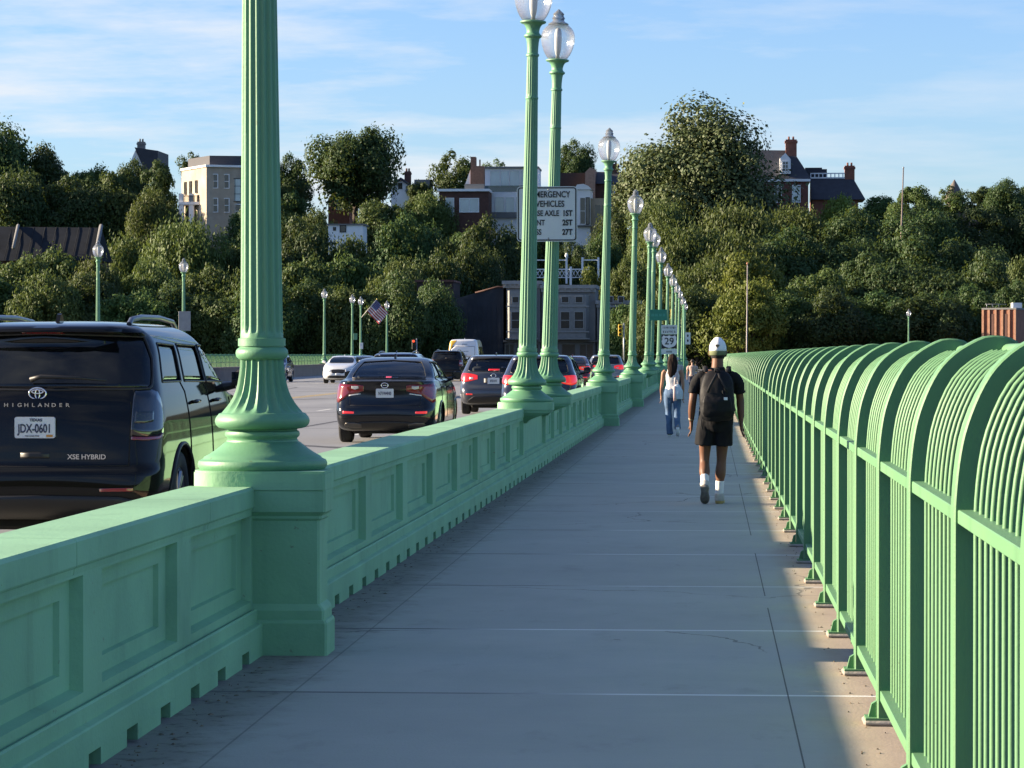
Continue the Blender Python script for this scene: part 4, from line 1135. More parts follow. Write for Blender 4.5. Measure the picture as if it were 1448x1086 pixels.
    if kind == 'suv':
        both('tail_lamp', [(.775,.90,1.245),(.84,.88,1.25),(.92,.875,1.255),(1.0,.88,1.235),(1.06,.90,1.18),(1.10,.93,1.10)], M_smoke if smoke else rl)
        tl_par = t
        both('tail_lamp_lens', [(.80,1.0,1.085),(.88,1.0,1.09),(.955,1.01,1.09)], M_lens if not smoke else mat('smoked_lens', (.018,.024,.022), .08, coat=1, var=.4, vscale=20), .011)
        both('tail_lamp_strip', [(.78,.872,.895),(.9,.868,.893),(1.02,.875,.897),(1.085,.90,.92)], M_red, .012)
        strip('tailgate_gap', [(-.775,.672,.680),(0,.66,.668),(.775,.672,.680)], M_dark, .002)
        both('tailgate_gap', [(.765,.68,1.27),(.773,.68,1.27)], M_dark, .002)
        strip('lower_bumper', [(-.90,.27,.40),(-.70,.25,.44),(0,.25,.45),(.70,.25,.44),(.90,.27,.40)], M_trim, .012)
        both('reflector', [(.55,.478,.502),(.82,.482,.508)], mat('dim_reflector', (.25,.008,.012), .2, coat=1), .014)
        strip('spoiler', [(-.62,1.694,1.722),(0,1.70,1.73),(.62,1.694,1.722)], paint_m, .05)
        strip('brake_lamp', [(-.17,1.682,1.694),(.17,1.682,1.694)], M_red, .030)
        for sg in (-1, 1):
            z0_ = 1.755
            pts = [(sg*.60, .72, 1.760), (sg*.60, .82, 1.800), (sg*.60, 1.2, 1.822), (sg*.60, 2.0, 1.826), (sg*.60, 2.6, 1.80), (sg*.60, 2.75, 1.745)]
            P_('roof_rail', MB().tube(pts, .022, 8), mat('rail_grey', (.12,.13,.15), .3, metal=.5), angle=60)
        wz = 1.31; P_('wiper', MB().tube([(-.06, S.yr(wz)-.03, wz+.02), (.02, S.yr(wz)-.045, wz+.045), (.30, S.yr(wz)-.025, wz+.035), (.52, S.yr(wz)-.0, wz+.015)], [.022,.016,.012,.007], 8), M_black)
    # front: lamps and grille
    fz = {'suv': .86, 'sedan': .68, 'hatch': .78, 'van': .95}[kind]
    both('head_lamp', [(.42,fz-.05,fz+.06),(.6,fz-.07,fz+.08),(.80,fz-.04,fz+.10),(.95,fz-.0,fz+.10)], mat('head_lamp_lens', (.55,.57,.60), .08, coat=1, var=.3, vscale=15), .008, fn=FR)
    strip('grille', [(-.40,fz-.08,fz+.05),(-.3,fz-.14,fz+.07),(0,fz-.15,fz+.08),(.3,fz-.14,fz+.07),(.40,fz-.08,fz+.05)], M_trim, .006, FR)
    strip('air_intake', [(-.62,.30,.40),(0,.27,.42),(.62,.30,.40)], M_trim, .006, FR)
    strip('front_plate', [(-.15,.44,.55),(.15,.44,.55)], M_plate, .012, FR)
    if seats:
        zb = K['cab'][0]
        sy = {'suv': (1.25, 2.15, 2.9), 'sedan': (1.25, 2.35), 'hatch': (.95, 1.95), 'van': (1.2, 2.3, 3.6)}[kind]
        zt_ = K['rear_win'][len(K['rear_win'])//2][2]
        for i, yv in enumerate(sy):
            for xs_ in ((-.38, .38) if i else (-.36, .36)):
                if not i and kind == 'sedan': hh = zt_-.24
                else: hh = zt_-.22
                s_ = MB(); s_.box((xs_, yv, (zb+hh)/2+.01), (.50, .13, hh-zb), bev=.05)
                so_ = P_('seat', s_, M_seat, angle=40)
                P_('headrest', MB().box((xs_, yv+.02, hh+.075), (.27, .10, .16), bev=.045), M_seat, so_, angle=40)
    # exhaust and floor so that daylight does not show beneath the body
    P_('underbody', MB().span((-.60, .45, .16), (.60, K['L']-.5, .30), bev=.03), M_dark)
    return t, S
RZ = .08
def place(px, d): return P(px, 502, d).x
G = 'cars queueing on the bridge'
# near sport utility car
t, S = vehicle('suv', 'sport_utility_car', 'large black sport utility car with a Texas plate, nearest the camera on the left', 'car', PT['black'], (place(46, 22.6)+.06, 22.35, RZ), 0, G, tint=True, smoke=True)
yv = S.yr(.965)-.03
po = link('licence_plate', MB().prism([(p[0], p[1]+.965) for p in rrect(.312, .162, .016)], 'y', yv-.006, yv+.02).mesh('licence_plate', [M_plate]), t)
link('plate_lettering', text_mesh('JDX-0601', .092, .001, M_plink, bold=.002, sx=.70), po, (0, yv-.0085, .955))
link('plate_lettering', text_mesh('TEXAS', .030, .001, M_plink, bold=.001, sx=1.1), po, (.01, yv-.0085, 1.022))
link('plate_lettering', text_mesh('THE LONE STAR', .015, .001, M_plink, sx=1), po, (-.02, yv-.0085, .900))
link('plate_sticker', MB().box((.115, yv-.0075, .902), (.05, .002, .018)).mesh('plate_sticker', [mat('sticker_orange', (.5,.22,.05), .5)]), po)
ez = 1.225; ey = S.yr(ez)-.012
em = MB()
def ell(cx_, cz_, a, b, r): em.tube([(cx_+a*math.cos(q), ey, cz_+b*math.sin(q)) for q in np.linspace(0, 2*PI, 33)], r, 7, caps=False)
ell(0, ez, .066, .044, .0065); ell(0, ez+.014, .044, .014, .0055); ell(0, ez-.004, .017, .037, .0055)
link('emblem', em.mesh('emblem', [M_chrome], fix=False), t)
for i, ch in enumerate('HIGHLANDER'):
    link('lettering', text_mesh(ch, .040, .002, M_chrome, bold=.0008, sx=1.25), t, (-.238+.053*i, S.arc(abs(-.238+.053*i), 1.135)[1]-.010, 1.135))
link('lettering', text_mesh('XSE HYBRID', .052, .002, M_chrome, bold=.001, sx=1.05), t, (.40, S.arc(.40, .74)[1]-.008, .74))
link('handle_recess', grid_patch(lambda u, v, o: S.arc(u, v, o), [(-.12,.73,.775),(.12,.73,.775)], 3, 3, .004, .02).mesh('handle_recess', [M_trim]), t)
vehicle('sedan', 'saloon_car', 'black saloon car with red tail lamps, just right of the nearest lamp post', 'car', PT['sedan'], (place(547, 51), 50.6, RZ), 0, G, plate='N71W4N0')
vehicle('hatch', 'hatchback_car', 'graphite grey hatchback with brake lamps lit, right of the black saloon', 'car', PT['grey'], (place(699, 76), 75.6, RZ), 0, G, lit=True, plate='8TE1375')
vehicle('hatch', 'hatchback_car', 'dark blue hatchback partly hidden behind the second and third lamp posts', 'car', PT['plum'], (place(763, 68), 67.6, RZ), 0, G, lit=True, plate=None)
vehicle('hatch', 'hatchback_car', 'pale grey roofed hatchback behind the fourth lamp post', 'car', PT['silver'], (place(856, 140), 140, RZ), 0, G, lit=True, tint=True)
vehicle('sedan', 'saloon_car', 'maroon saloon car glimpsed between the third and fourth lamp posts', 'car', PT['maroon'], (place(807, 131), 131, RZ), 0, G, lit=True)
vehicle('suv', 'sport_utility_car', 'dark sport utility car in front of the white van', 'car', PT['black'], (place(631, 170), 170, RZ), 0, G, tint=True)
vehicle('suv', 'sport_utility_car', 'dark car with only its roof showing above the black saloon', 'car', PT['navy'], (place(557, 104), 104, RZ-.18), 0, G, tint=True)
vt, VS = vehicle('van', 'passenger_van', 'white van with a yellow corner at the far end of the queue', 'van', PT['van'], (place(655, 186), 186, RZ), 0, G, tint=True)
link('yellow_panel', grid_patch(lambda u, v, o: VS.arc(u, v, o), [(-.99,1.5,2.40),(-.8,1.9,2.42),(-.62,2.2,2.43),(-.45,2.40,2.44)], 6, 5, .006, .02).mesh('yellow_panel', [mat('van_yellow', (.62,.36,.03), .4)]), vt)
link('white_panel', grid_patch(lambda u, v, o: VS.arc(u, v, o), [(-.76,1.40,1.9),(-.5,1.40,2.12),(.76,1.40,2.12)], 6, 6, .004, .02).mesh('white_panel', [PT['van']]), vt)
lw_ = MB()
for z, a, b in ((2.2,-.1,.25),(1.75,-.35,.35),(1.52,-.2,.25)):
    for k in range(7):
        x = a+(b-a)*k/7; lw_.span((x, VS.yr(z)-.012, z-.03), (x+(b-a)/10, VS.yr(z)+.03, z+.03))
link('faded_lettering', lw_.mesh('faded_lettering', [mat('van_letters', (.25,.29,.35), .5)]), vt)
vehicle('sedan', 'saloon_car', 'white saloon car coming towards the camera in the far lanes', 'car', PT['white'], (place(479, 158), 162.5, RZ), PI, 'oncoming cars', tint=True)
vehicle('sedan', 'saloon_car', 'dark blue car following close behind the white oncoming saloon', 'car', PT['navy'], (place(503, 176), 182.0, RZ), PI, 'oncoming cars', tint=True)
vehicle('hatch', 'hatchback_car', 'dark oncoming car almost hidden behind the nearest lamp post', 'car', PT['plum'], (place(381, 165), 169, RZ), PI, 'oncoming cars', tint=True)
# ------------------------------------------------------------------ people
def skin_mat(name, c): 
    return mat(name, c, .55, var=.08, vscale=14, spec=.35)
def cloth(name, c, bump=.06, rough=.85, var=.12): return mat(name, c, rough, var=var, vscale=9, bump=min(bump, .08), bscale=60, spec=.2)
def dense(pts, rads, step=.03):
    """resample a limb smoothly"""
    pts = [Vector(p) for p in pts]; L = np.cumsum([0]+[(b-a).length for a, b in zip(pts[:-1], pts[1:])])
    fs = [pchip(L, [p[i] for p in pts]) for i in range(3)]
    rr = [(r if isinstance(r, (list, tuple)) else (r, r)) for r in rads]
    f1, f2 = pchip(L, [r[0] for r in rr]), pchip(L, [r[1] for r in rr])
    n = max(4, int(L[-1]/step)); ss = np.linspace(0, L[-1], n)
    return [Vector((fs[0](s), fs[1](s), fs[2](s))) for s in ss], [(f1(s), f2(s)) for s in ss]
class Flesh:
    def __init__(s): s.m = MB()
    def limb(s, pts, rads, n=16, step=.025, up=(1,0,0)):
        p, r = dense(pts, rads, step); s.m.tube(p, r, n, up=up); return s
    def ball(s, c, r): s.m.sphere(c, r, 20, 14); return s
    def solid(s, name, mats, voxel=.008, smooth=3):
        me = s.m.mesh('flesh', mats)
        def add(o):
            r = o.modifiers.new('r', 'REMESH'); r.mode = 'VOXEL'; r.voxel_size = voxel; r.use_smooth_shade = True
            k = o.modifiers.new('s', 'SMOOTH'); k.iterations = smooth; k.factor = .5
        me = eval_mods(me, [add]); me.name = name
        me.polygons.foreach_set('use_smooth', [True]*len(me.polygons))
        me.materials.clear()
        for m in mats: me.materials.append(m)
        return me
def wrinkle(me, amt, sc, seed=0, zw=.5):
    for v in me.vertices:
        n = mnoise.noise((v.co.x*sc+seed, v.co.y*sc, v.co.z*sc*zw))+.5*mnoise.noise((v.co.x*sc*2.3, v.co.y*sc*2.3+seed, v.co.z*sc*2.3*zw))
        v.co += v.normal*n*amt
    return me
def hand(fl, w, d, side, s=1.0, curl=.5):
    """palm and five fingers hanging from wrist w, fingers along d; side: +1 thumb towards +y forward"""
    w = Vector(w); d = Vector(d).normalized(); f = Vector((0, 1, 0)); f = (f-d*f.dot(d)).normalized(); nrm = d.cross(f).normalized()*side   # palm normal towards the thigh
    fl.limb([w-d*.02*s, w+d*.03*s, w+d*.065*s, w+d*.095*s], [(.024*s,.020*s),(.020*s,.036*s),(.018*s,.043*s),(.014*s,.040*s)], 14, .01, up=nrm)
    for k, (o, ln) in enumerate(((.033,.072),(.011,.082),(-.011,.076),(-.032,.058))):
        b = w+d*.088*s+f*o*s; p1 = b+d*ln*.42*s+nrm*.010*s*curl; p2 = p1+d*ln*.32*s+nrm*.022*s*curl; p3 = p2+d*ln*.24*s+nrm*.026*s*curl
        fl.limb([b-d*.02*s, b, p1, p2, p3], [.0100*s,.0098*s,.0090*s,.0083*s,.0068*s], 9, .008)
    b = w+d*.028*s+f*.030*s; p1 = b+d*.030*s+f*.026*s+nrm*.008*s; p2 = p1+d*.032*s+f*.006*s+nrm*.012*s
    fl.limb([b-d*.01, b, p1, p2, p2+d*.012*s], [.015*s,.014*s,.0115*s,.010*s,.007*s], 10, .008)
def head(fl, c, s=1.0, yaw=0):
    c = Vector(c)
    fl.ball(c+Vector((0,-.012,.030))*s, (.076*s,.096*s,.092*s))
    fl.limb([c+Vector((0,.012,.06))*s, c+Vector((0,.022,.0))*s, c+Vector((0,.030,-.05))*s, c+Vector((0,.045,-.098))*s], [(.068*s,.080*s),(.066*s,.076*s),(.055*s,.066*s),(.030*s,.036*s)], 18, .015)
    fl.limb([c+Vector((0,.095,.030))*s, c+Vector((0,.112,.0))*s, c+Vector((0,.112,-.018))*s], [.010*s,.013*s,.016*s], 10, .008)   # nose
    fl.limb([c+Vector((-.022,.094,-.052))*s, c+Vector((0,.102,-.052))*s, c+Vector((.022,.094,-.052))*s], [.006*s,.009*s,.006*s], 8, .008, up=(0,0,1))
    for sg in (-1, 1):
        fl.limb([c+Vector((sg*.074,-.012,.030))*s, c+Vector((sg*.086,-.022,.032))*s, c+Vector((sg*.086,-.024,.0))*s, c+Vector((sg*.076,-.010,-.022))*s], [(.008*s,.014*s),(.008*s,.018*s),(.008*s,.014*s),(.007*s,.008*s)], 8, .01)
def eyes(t, c, s=1.0):
    for sg in (-1, 1):
        e = MB().sphere((c[0]+sg*.031*s, c[1]+.086*s, c[2]+.012*s), .012*s, 12, 8)
        e.build('eye', mat('eye_dark', (.03,.02,.015), .2), t)
def shoe(toe, heel, lift, wdt=.047, h=.075):
    """returns (sole MB, upper MB): toe/heel ground points"""
    toe, heel = Vector(toe), Vector(heel); ax = (toe-heel); L = ax.length; ax.normalize()
    up = Vector((1,0,0)).cross(ax); up.normalize()
    if up.z < 0: up = -up
    sd = Vector((1,0,0))
    def pt(u, x, z): return heel+ax*(u*L)+sd*x+up*z
    out = [(0,.55),(.04,.78),(.15,.84),(.35,.78),(.5,.84),(.68,1.0),(.82,.98),(.93,.74),(1.0,.30)]
    so_, upm = MB(), MB()
    def stack(mb, rows):
        vs = []; n = len(out)*2
        for z, k, sh in rows:
            for u, x in out: vs.append(pt(u*sh+(1-sh)*.45 if sh < 1 else u, x*wdt*k, z))
            for u, x in out[::-1]: vs.append(pt(u*sh+(1-sh)*.45 if sh < 1 else u, -x*wdt*k, z))
        fs = [(r*n+i, r*n+(i+1) % n, r*n+n+(i+1) % n, r*n+n+i) for r in range(len(rows)-1) for i in range(n)]
        fs += [tuple(range(n-1,-1,-1)), tuple((len(rows)-1)*n+i for i in range(n))]
        mb.add(vs, fs, 0, True)
    stack(so_, [(0,.90,1),(.006,1.0,1),(.026,1.04,1),(.030,1.0,1)])
    rows = [(.028,.98,1),(.045,.98,.99),(.060,.86,.95)]
    stack(upm, rows)
    # ankle collar and tongue
    p, r = dense([pt(.78,0,.045), pt(.62,0,.066), pt(.45,0,.085), pt(.30,0,.100)], [(wdt*.6,.016),(wdt*.72,.024),(wdt*.74,.036),(wdt*.76,.045)], .02)
    upm.tube(p, r, 14, up=(1,0,0))
    p, r = dense([pt(.20,0,.03), pt(.20,0,.07), pt(.19,0,.108)], [(wdt*1.02,.056),(wdt*1.04,.056),(wdt*1.03,.055)], .015)
    upm.tube(p, r, 16, up=(1,0,0))
    return so_, upm
SK_M = skin_mat('brown_skin', (.155,.070,.038)); SK_W = skin_mat('tan_skin', (.33,.175,.105)); SK_P = skin_mat('pale_skin', (.42,.25,.18))

def man():
    q = P(1012, 712, 4200*1.6/210)
    t = thing('person', 'person in a white cap, black shirt, shorts and black backpack walking away along the walkway', 'person', (q.x, q.y, 0))
    K = Vector
    fl = Flesh()
    hd = K((.022,.025,1.605))
    head(fl, hd, 1.07)
    fl.limb([(.016,-.02,1.39),(.018,-.018,1.46),(.02,-.010,1.54),(.022,.0,1.62)], [(.090,.076),(.066,.066),(.061,.066),(.062,.070)], 18)
    # torso inside the shirt
    fl.limb([(.0,0,.86),(0,.0,.95),(0,.0,1.08),(.005,-.005,1.22),(.01,-.012,1.34),(.012,-.012,1.41),(.015,-.01,1.445)], [(.150,.110),(.155,.112),(.142,.105),(.165,.115),(.175,.112),(.140,.085),(.07,.06)], 24)
    # arms
    fl.limb([(-.155,-.01,1.37),(-.205,-.012,1.33),(-.232,-.028,1.22),(-.245,-.05,1.12),(-.257,-.01,1.00),(-.262,.045,.895)], [.048,.047,.044,.042,.040,.027], 16)
    fl.limb([(.18,-.01,1.37),(.228,-.012,1.33),(.252,.008,1.22),(.262,.03,1.12),(.268,-.005,1.00),(.272,-.035,.895)], [.048,.047,.044,.042,.040,.027], 16)
    hand(fl, (-.262,.050,.885), (-.02,.18,-1), -1, 1.02, .55); hand(fl, (.273,-.038,.885), (.06,-.06,-1), 1, 1.05, .45)
    # legs: left foot pushing off behind, right foot flat in front
    fl.limb([(-.085,.0,.90),(-.108,.03,.72),(-.118,.06,.52),(-.120,.055,.46),(-.119,-.025,.345),(-.117,-.098,.255),(-.116,-.140,.195)], [(.088,.095),(.076,.082),(.056,.058),(.052,.055),(.058,.068),(.033,.037),(.030,.034)], 18)
    fl.limb([(.080,.0,.90),(.074,.05,.72),(.064,.09,.52),(.062,.09,.46),(.052,.08,.335),(.044,.085,.19),(.040,.095,.10)], [(.088,.095),(.076,.082),(.056,.058),(.052,.055),(.058,.068),(.033,.037),(.030,.034)], 18)
    body = fl.solid('body', [SK_M], .0062, 3); link('body', body, t)
    eyes(t, hd)
    # short hair under the cap
    h = Flesh().ball(hd+K((0,-.018,.020)), (.085,.1055,.099)).solid('hair', [mat('dark_hair', (.012,.010,.009), .8, bump=.5, bscale=200)], .007, 2)
    bm = bmesh.new(); bm.from_mesh(h); bmesh.ops.delete(bm, geom=[v for v in bm.verts if v.co.z < hd.z-.050 or v.co.y > hd.y+.04], context='VERTS'); bm.to_mesh(h); bm.free()
    link('hair', h, t)
    # cap
    cp = MB(); n = 32; rows = [(.100,.111,-.010),(.100,.112,.015),(.097,.109,.040),(.090,.101,.064),(.077,.087,.086),(.058,.066,.104),(.040,.045,.122),(.018,.020,.128),(.004,.004,.1295)]
    c0 = hd+K((0,-.012,.042)); vs = []
    for a, b, z in rows:
        for i in range(n):
            an = 2*PI*i/n
            vs.append((c0.x+a*math.cos(an)*.93, c0.y+b*math.sin(an), c0.z+z*1.12+(.010 if math.sin(an) > .8 and z < .05 else 0)))
    cp.add(vs, [(k*n+i, k*n+(i+1) % n, k*n+n+(i+1) % n, k*n+n+i) for k in range(len(rows)-1) for i in range(n)]+[tuple((len(rows)-1)*n+i for i in range(n))], 0, True)
    cap = cp.build('cap', cloth('white_cotton', (.80,.80,.79), .2, var=.02), t)
    cap.modifiers.new('th', 'SOLIDIFY').thickness = .003
    sb = MB()
    for k in range(2):
        pass
    vs = []
    for z, o in ((-.050,.001),(-.047,.004),(-.010,.0060),(-.003,.004)):
        for i in range(n):
            an = 2*PI*i/n; vs.append((c0.x+(.097+o)*.93*math.cos(an), c0.y+(.109+o)*math.sin(an), c0.z+z))
    sb.add(vs, [(k*n+i, k*n+(i+1) % n, k*n+n+(i+1) % n, k*n+n+i) for k in range(3) for i in range(n)], 0, True)
    sb.build('cap_band', cloth('olive_band', (.17,.19,.10), .2), cap)
    br = MB(); vs = []
    for k, (dy, dz, hw) in enumerate(((.085,.0,.075),(.12,-.006,.078),(.15,-.016,.066),(.172,-.026,.035))):
        for i in range(9):
            u = -1+2*i/8; vs.append((c0.x+u*hw, c0.y+dy-.018*u*u, c0.z+dz-.012*u*u))
    br.add(vs, [(k*9+i, k*9+i+1, k*9+10+i, k*9+9+i) for k in range(3) for i in range(8)], 0, True)
    bo = br.build('cap_peak', M_white, cap); bo.modifiers.new('th', 'SOLIDIFY').thickness = .004
    lg = MB().prism([(.020*math.cos(a)*.8+.010*(math.sin(a*2)), .022*math.sin(a)) for a in np.linspace(0, 2*PI, 20, endpoint=False)], 'y', -.003, .003)
    lg.xf(Matrix.Translation((c0.x-.004, c0.y-.1065, c0.z+.045)) @ Matrix.Rotation(R(-10), 4, 'X')); lg.build('cap_badge', mat('badge_brown', (.18,.13,.07), .6), cap)
    # shirt
    sh = Flesh()
    sh.limb([(.0,0,.835),(0,.0,.90),(0,.0,.98),(.002,.0,1.08),(.006,-.006,1.22),(.012,-.012,1.32),(.015,-.012,1.385),(.017,-.012,1.432),(.018,-.014,1.472)], [(.186,.135),(.187,.136),(.182,.134),(.178,.130),(.190,.136),(.196,.130),(.160,.106),(.100,.082),(.072,.070)], 28)
    sh.limb([(-.11,-.01,1.385),(-.175,-.012,1.355),(-.218,-.018,1.300),(-.238,-.028,1.235),(-.246,-.034,1.185)], [.058,.060,.058,.056,.060], 20)
    sh.limb([(.14,-.01,1.385),(.20,-.012,1.355),(.240,-.012,1.300),(.258,.008,1.235),(.265,.015,1.185)], [.058,.060,.058,.056,.060], 20)
    me = sh.solid('shirt', [cloth('black_jersey', (.013,.013,.014), .3)], .009, 4); wrinkle(me, .010, 9, 1, .7); wrinkle(me, .004, 24, 3, .4); link('shirt', me, t)
    # shorts
    so_ = Flesh()
    so_.limb([(0,0,1.0),(0,.0,.93),(0,.0,.86),(0,.01,.80)], [(.172,.128),(.180,.136),(.184,.142),(.15,.12)], 26)
    so_.limb([(-.082,.0,.90),(-.100,.015,.80),(-.112,.03,.70),(-.118,.038,.635)], [(.104,.120),(.106,.118),(.106,.116),(.109,.118)], 24)
    so_.limb([(.078,.0,.90),(.080,.02,.80),(.078,.045,.70),(.074,.055,.632)], [(.104,.120),(.106,.118),(.106,.116),(.109,.118)], 24)
    me = so_.solid('shorts', [cloth('black_shorts', (.011,.011,.0125), .3)], .009, 4); wrinkle(me, .011, 9, 5, .35); wrinkle(me, .004, 22, 6, .3); link('shorts', me, t)
    # socks and shoes
    ws = cloth('white_sock', (.74,.74,.73), .3, var=.04)
    f = Flesh().limb([(-.118,-.062,.300),(-.117,-.098,.252),(-.116,-.140,.195),(-.116,-.155,.165)], [(.048,.053),(.045,.050),(.046,.052),(.044,.050)], 18); link('sock', f.solid('sock', [ws], .006, 2), t)
    f = Flesh().limb([(.046,.083,.245),(.044,.085,.19),(.040,.095,.10),(.040,.10,.06)], [(.048,.053),(.045,.050),(.046,.052),(.044,.050)], 18); link('sock', f.solid('sock', [ws], .006, 2), t)
    sh_u = cloth('pale_trainer', (.48,.45,.40), .3, var=.2); sh_s = mat('trainer_sole', (.17,.15,.13), .8, var=.2, vscale=30); sh_y = mat('trainer_sole_tan', (.42,.30,.10), .7)
    a, b = shoe((-.116,-.075,.004), (-.116,-.235,.115+.075), 0, .050)
    b1 = b.build('shoe', sh_u, t); a.build('sole', sh_s, b1)
    tb = MB().box((-.116,-.03,.030), (.088,.075,.05), bev=.018); 
    tb.build('toe_cap', sh_u, b1, angle=40)
    a, b = shoe((.050,.285,.0), (.038,.005,.0), 0, .050)
    b1 = b.build('shoe', sh_u, t); a.build('sole', sh_y, b1)
    # watch
    MB().tube([(-.262,.030,.925),(-.262,.040,.905)], .031, 16).build('wristwatch', mat('watch_strap', (.35,.27,.15), .4), t)
    # backpack
    bpk = thing('backpack', 'black backpack with a small white label on the walker in the cap', 'backpack', (q.x, q.y, 0))
    bk = Flesh()
    bk.limb([(.015,-.170,.915),(.015,-.185,.96),(.015,-.192,1.10),(.015,-.185,1.25),(.015,-.168,1.36),(.015,-.15,1.43)], [(.158,.075),(.182,.090),(.187,.094),(.178,.082),(.150,.064),(.095,.040)], 28, .02)
    me = bk.solid('pack_body', [cloth('black_nylon', (.010,.010,.0115), .2, .6)], .010, 4); wrinkle(me, .007, 8, 3, .8); pb = link('pack_body', me, bpk)
    bp = Flesh(); bp.limb([(.015,-.250,.94),(.015,-.262,1.0),(.015,-.262,1.10),(.015,-.250,1.17)], [(.145,.026),(.160,.038),(.156,.036),(.135,.020)], 24, .02)
    me = bp.solid('front_pocket', [cloth('black_nylon_pocket', (.0075,.0075,.0085), .2, .5)], .009, 4); wrinkle(me, .005, 10, 8, .8); link('front_pocket', me, bpk)
    st = cloth('webbing', (.022,.022,.024), .2, .7)
    MB().tube([(-.09,-.272,1.20),(-.06,-.282,1.27),(-.01,-.262,1.36),(.01,-.235,1.40)], (.014), 8, flat=.35).build('strap', st, bpk)
    MB().tube([(.12,-.272,1.20),(.09,-.280,1.27),(.04,-.262,1.36),(.02,-.235,1.40)], (.014), 8, flat=.35).build('strap', st, bpk)
    MB().tube([(-.01,-.20,1.42),(-.005,-.22,1.46),(.03,-.22,1.46),(.04,-.20,1.42)], .008, 8).build('haul_loop', st, bpk)
    MB().tube([(.07,-.27,1.22),(.085,-.283,1.16),(.105,-.27,1.21)], .007, 6).build('strap', st, bpk)
    for sx in (-.135, .165):
        MB().tube([(sx*.75,-.14,1.42),(sx*.85,-.06,1.475),(sx*.85,.05,1.45),(sx*.9,.105,1.36),(sx*.95,.11,1.2),(sx*1.1,.05,1.05),(sx*1.15,-.10,1.0)], .026, 8, flat=.3).build('shoulder_strap', st, bpk)
    MB().box((.105,-.286,1.135), (.040,.006,.030)).build('label', M_white, bpk)
    MB().tube([(-.15,-.20,.93),(-.16,-.26,.86),(-.135,-.25,.80)], .006, 6).build('loose_strap', st, bpk)
    return t
man()

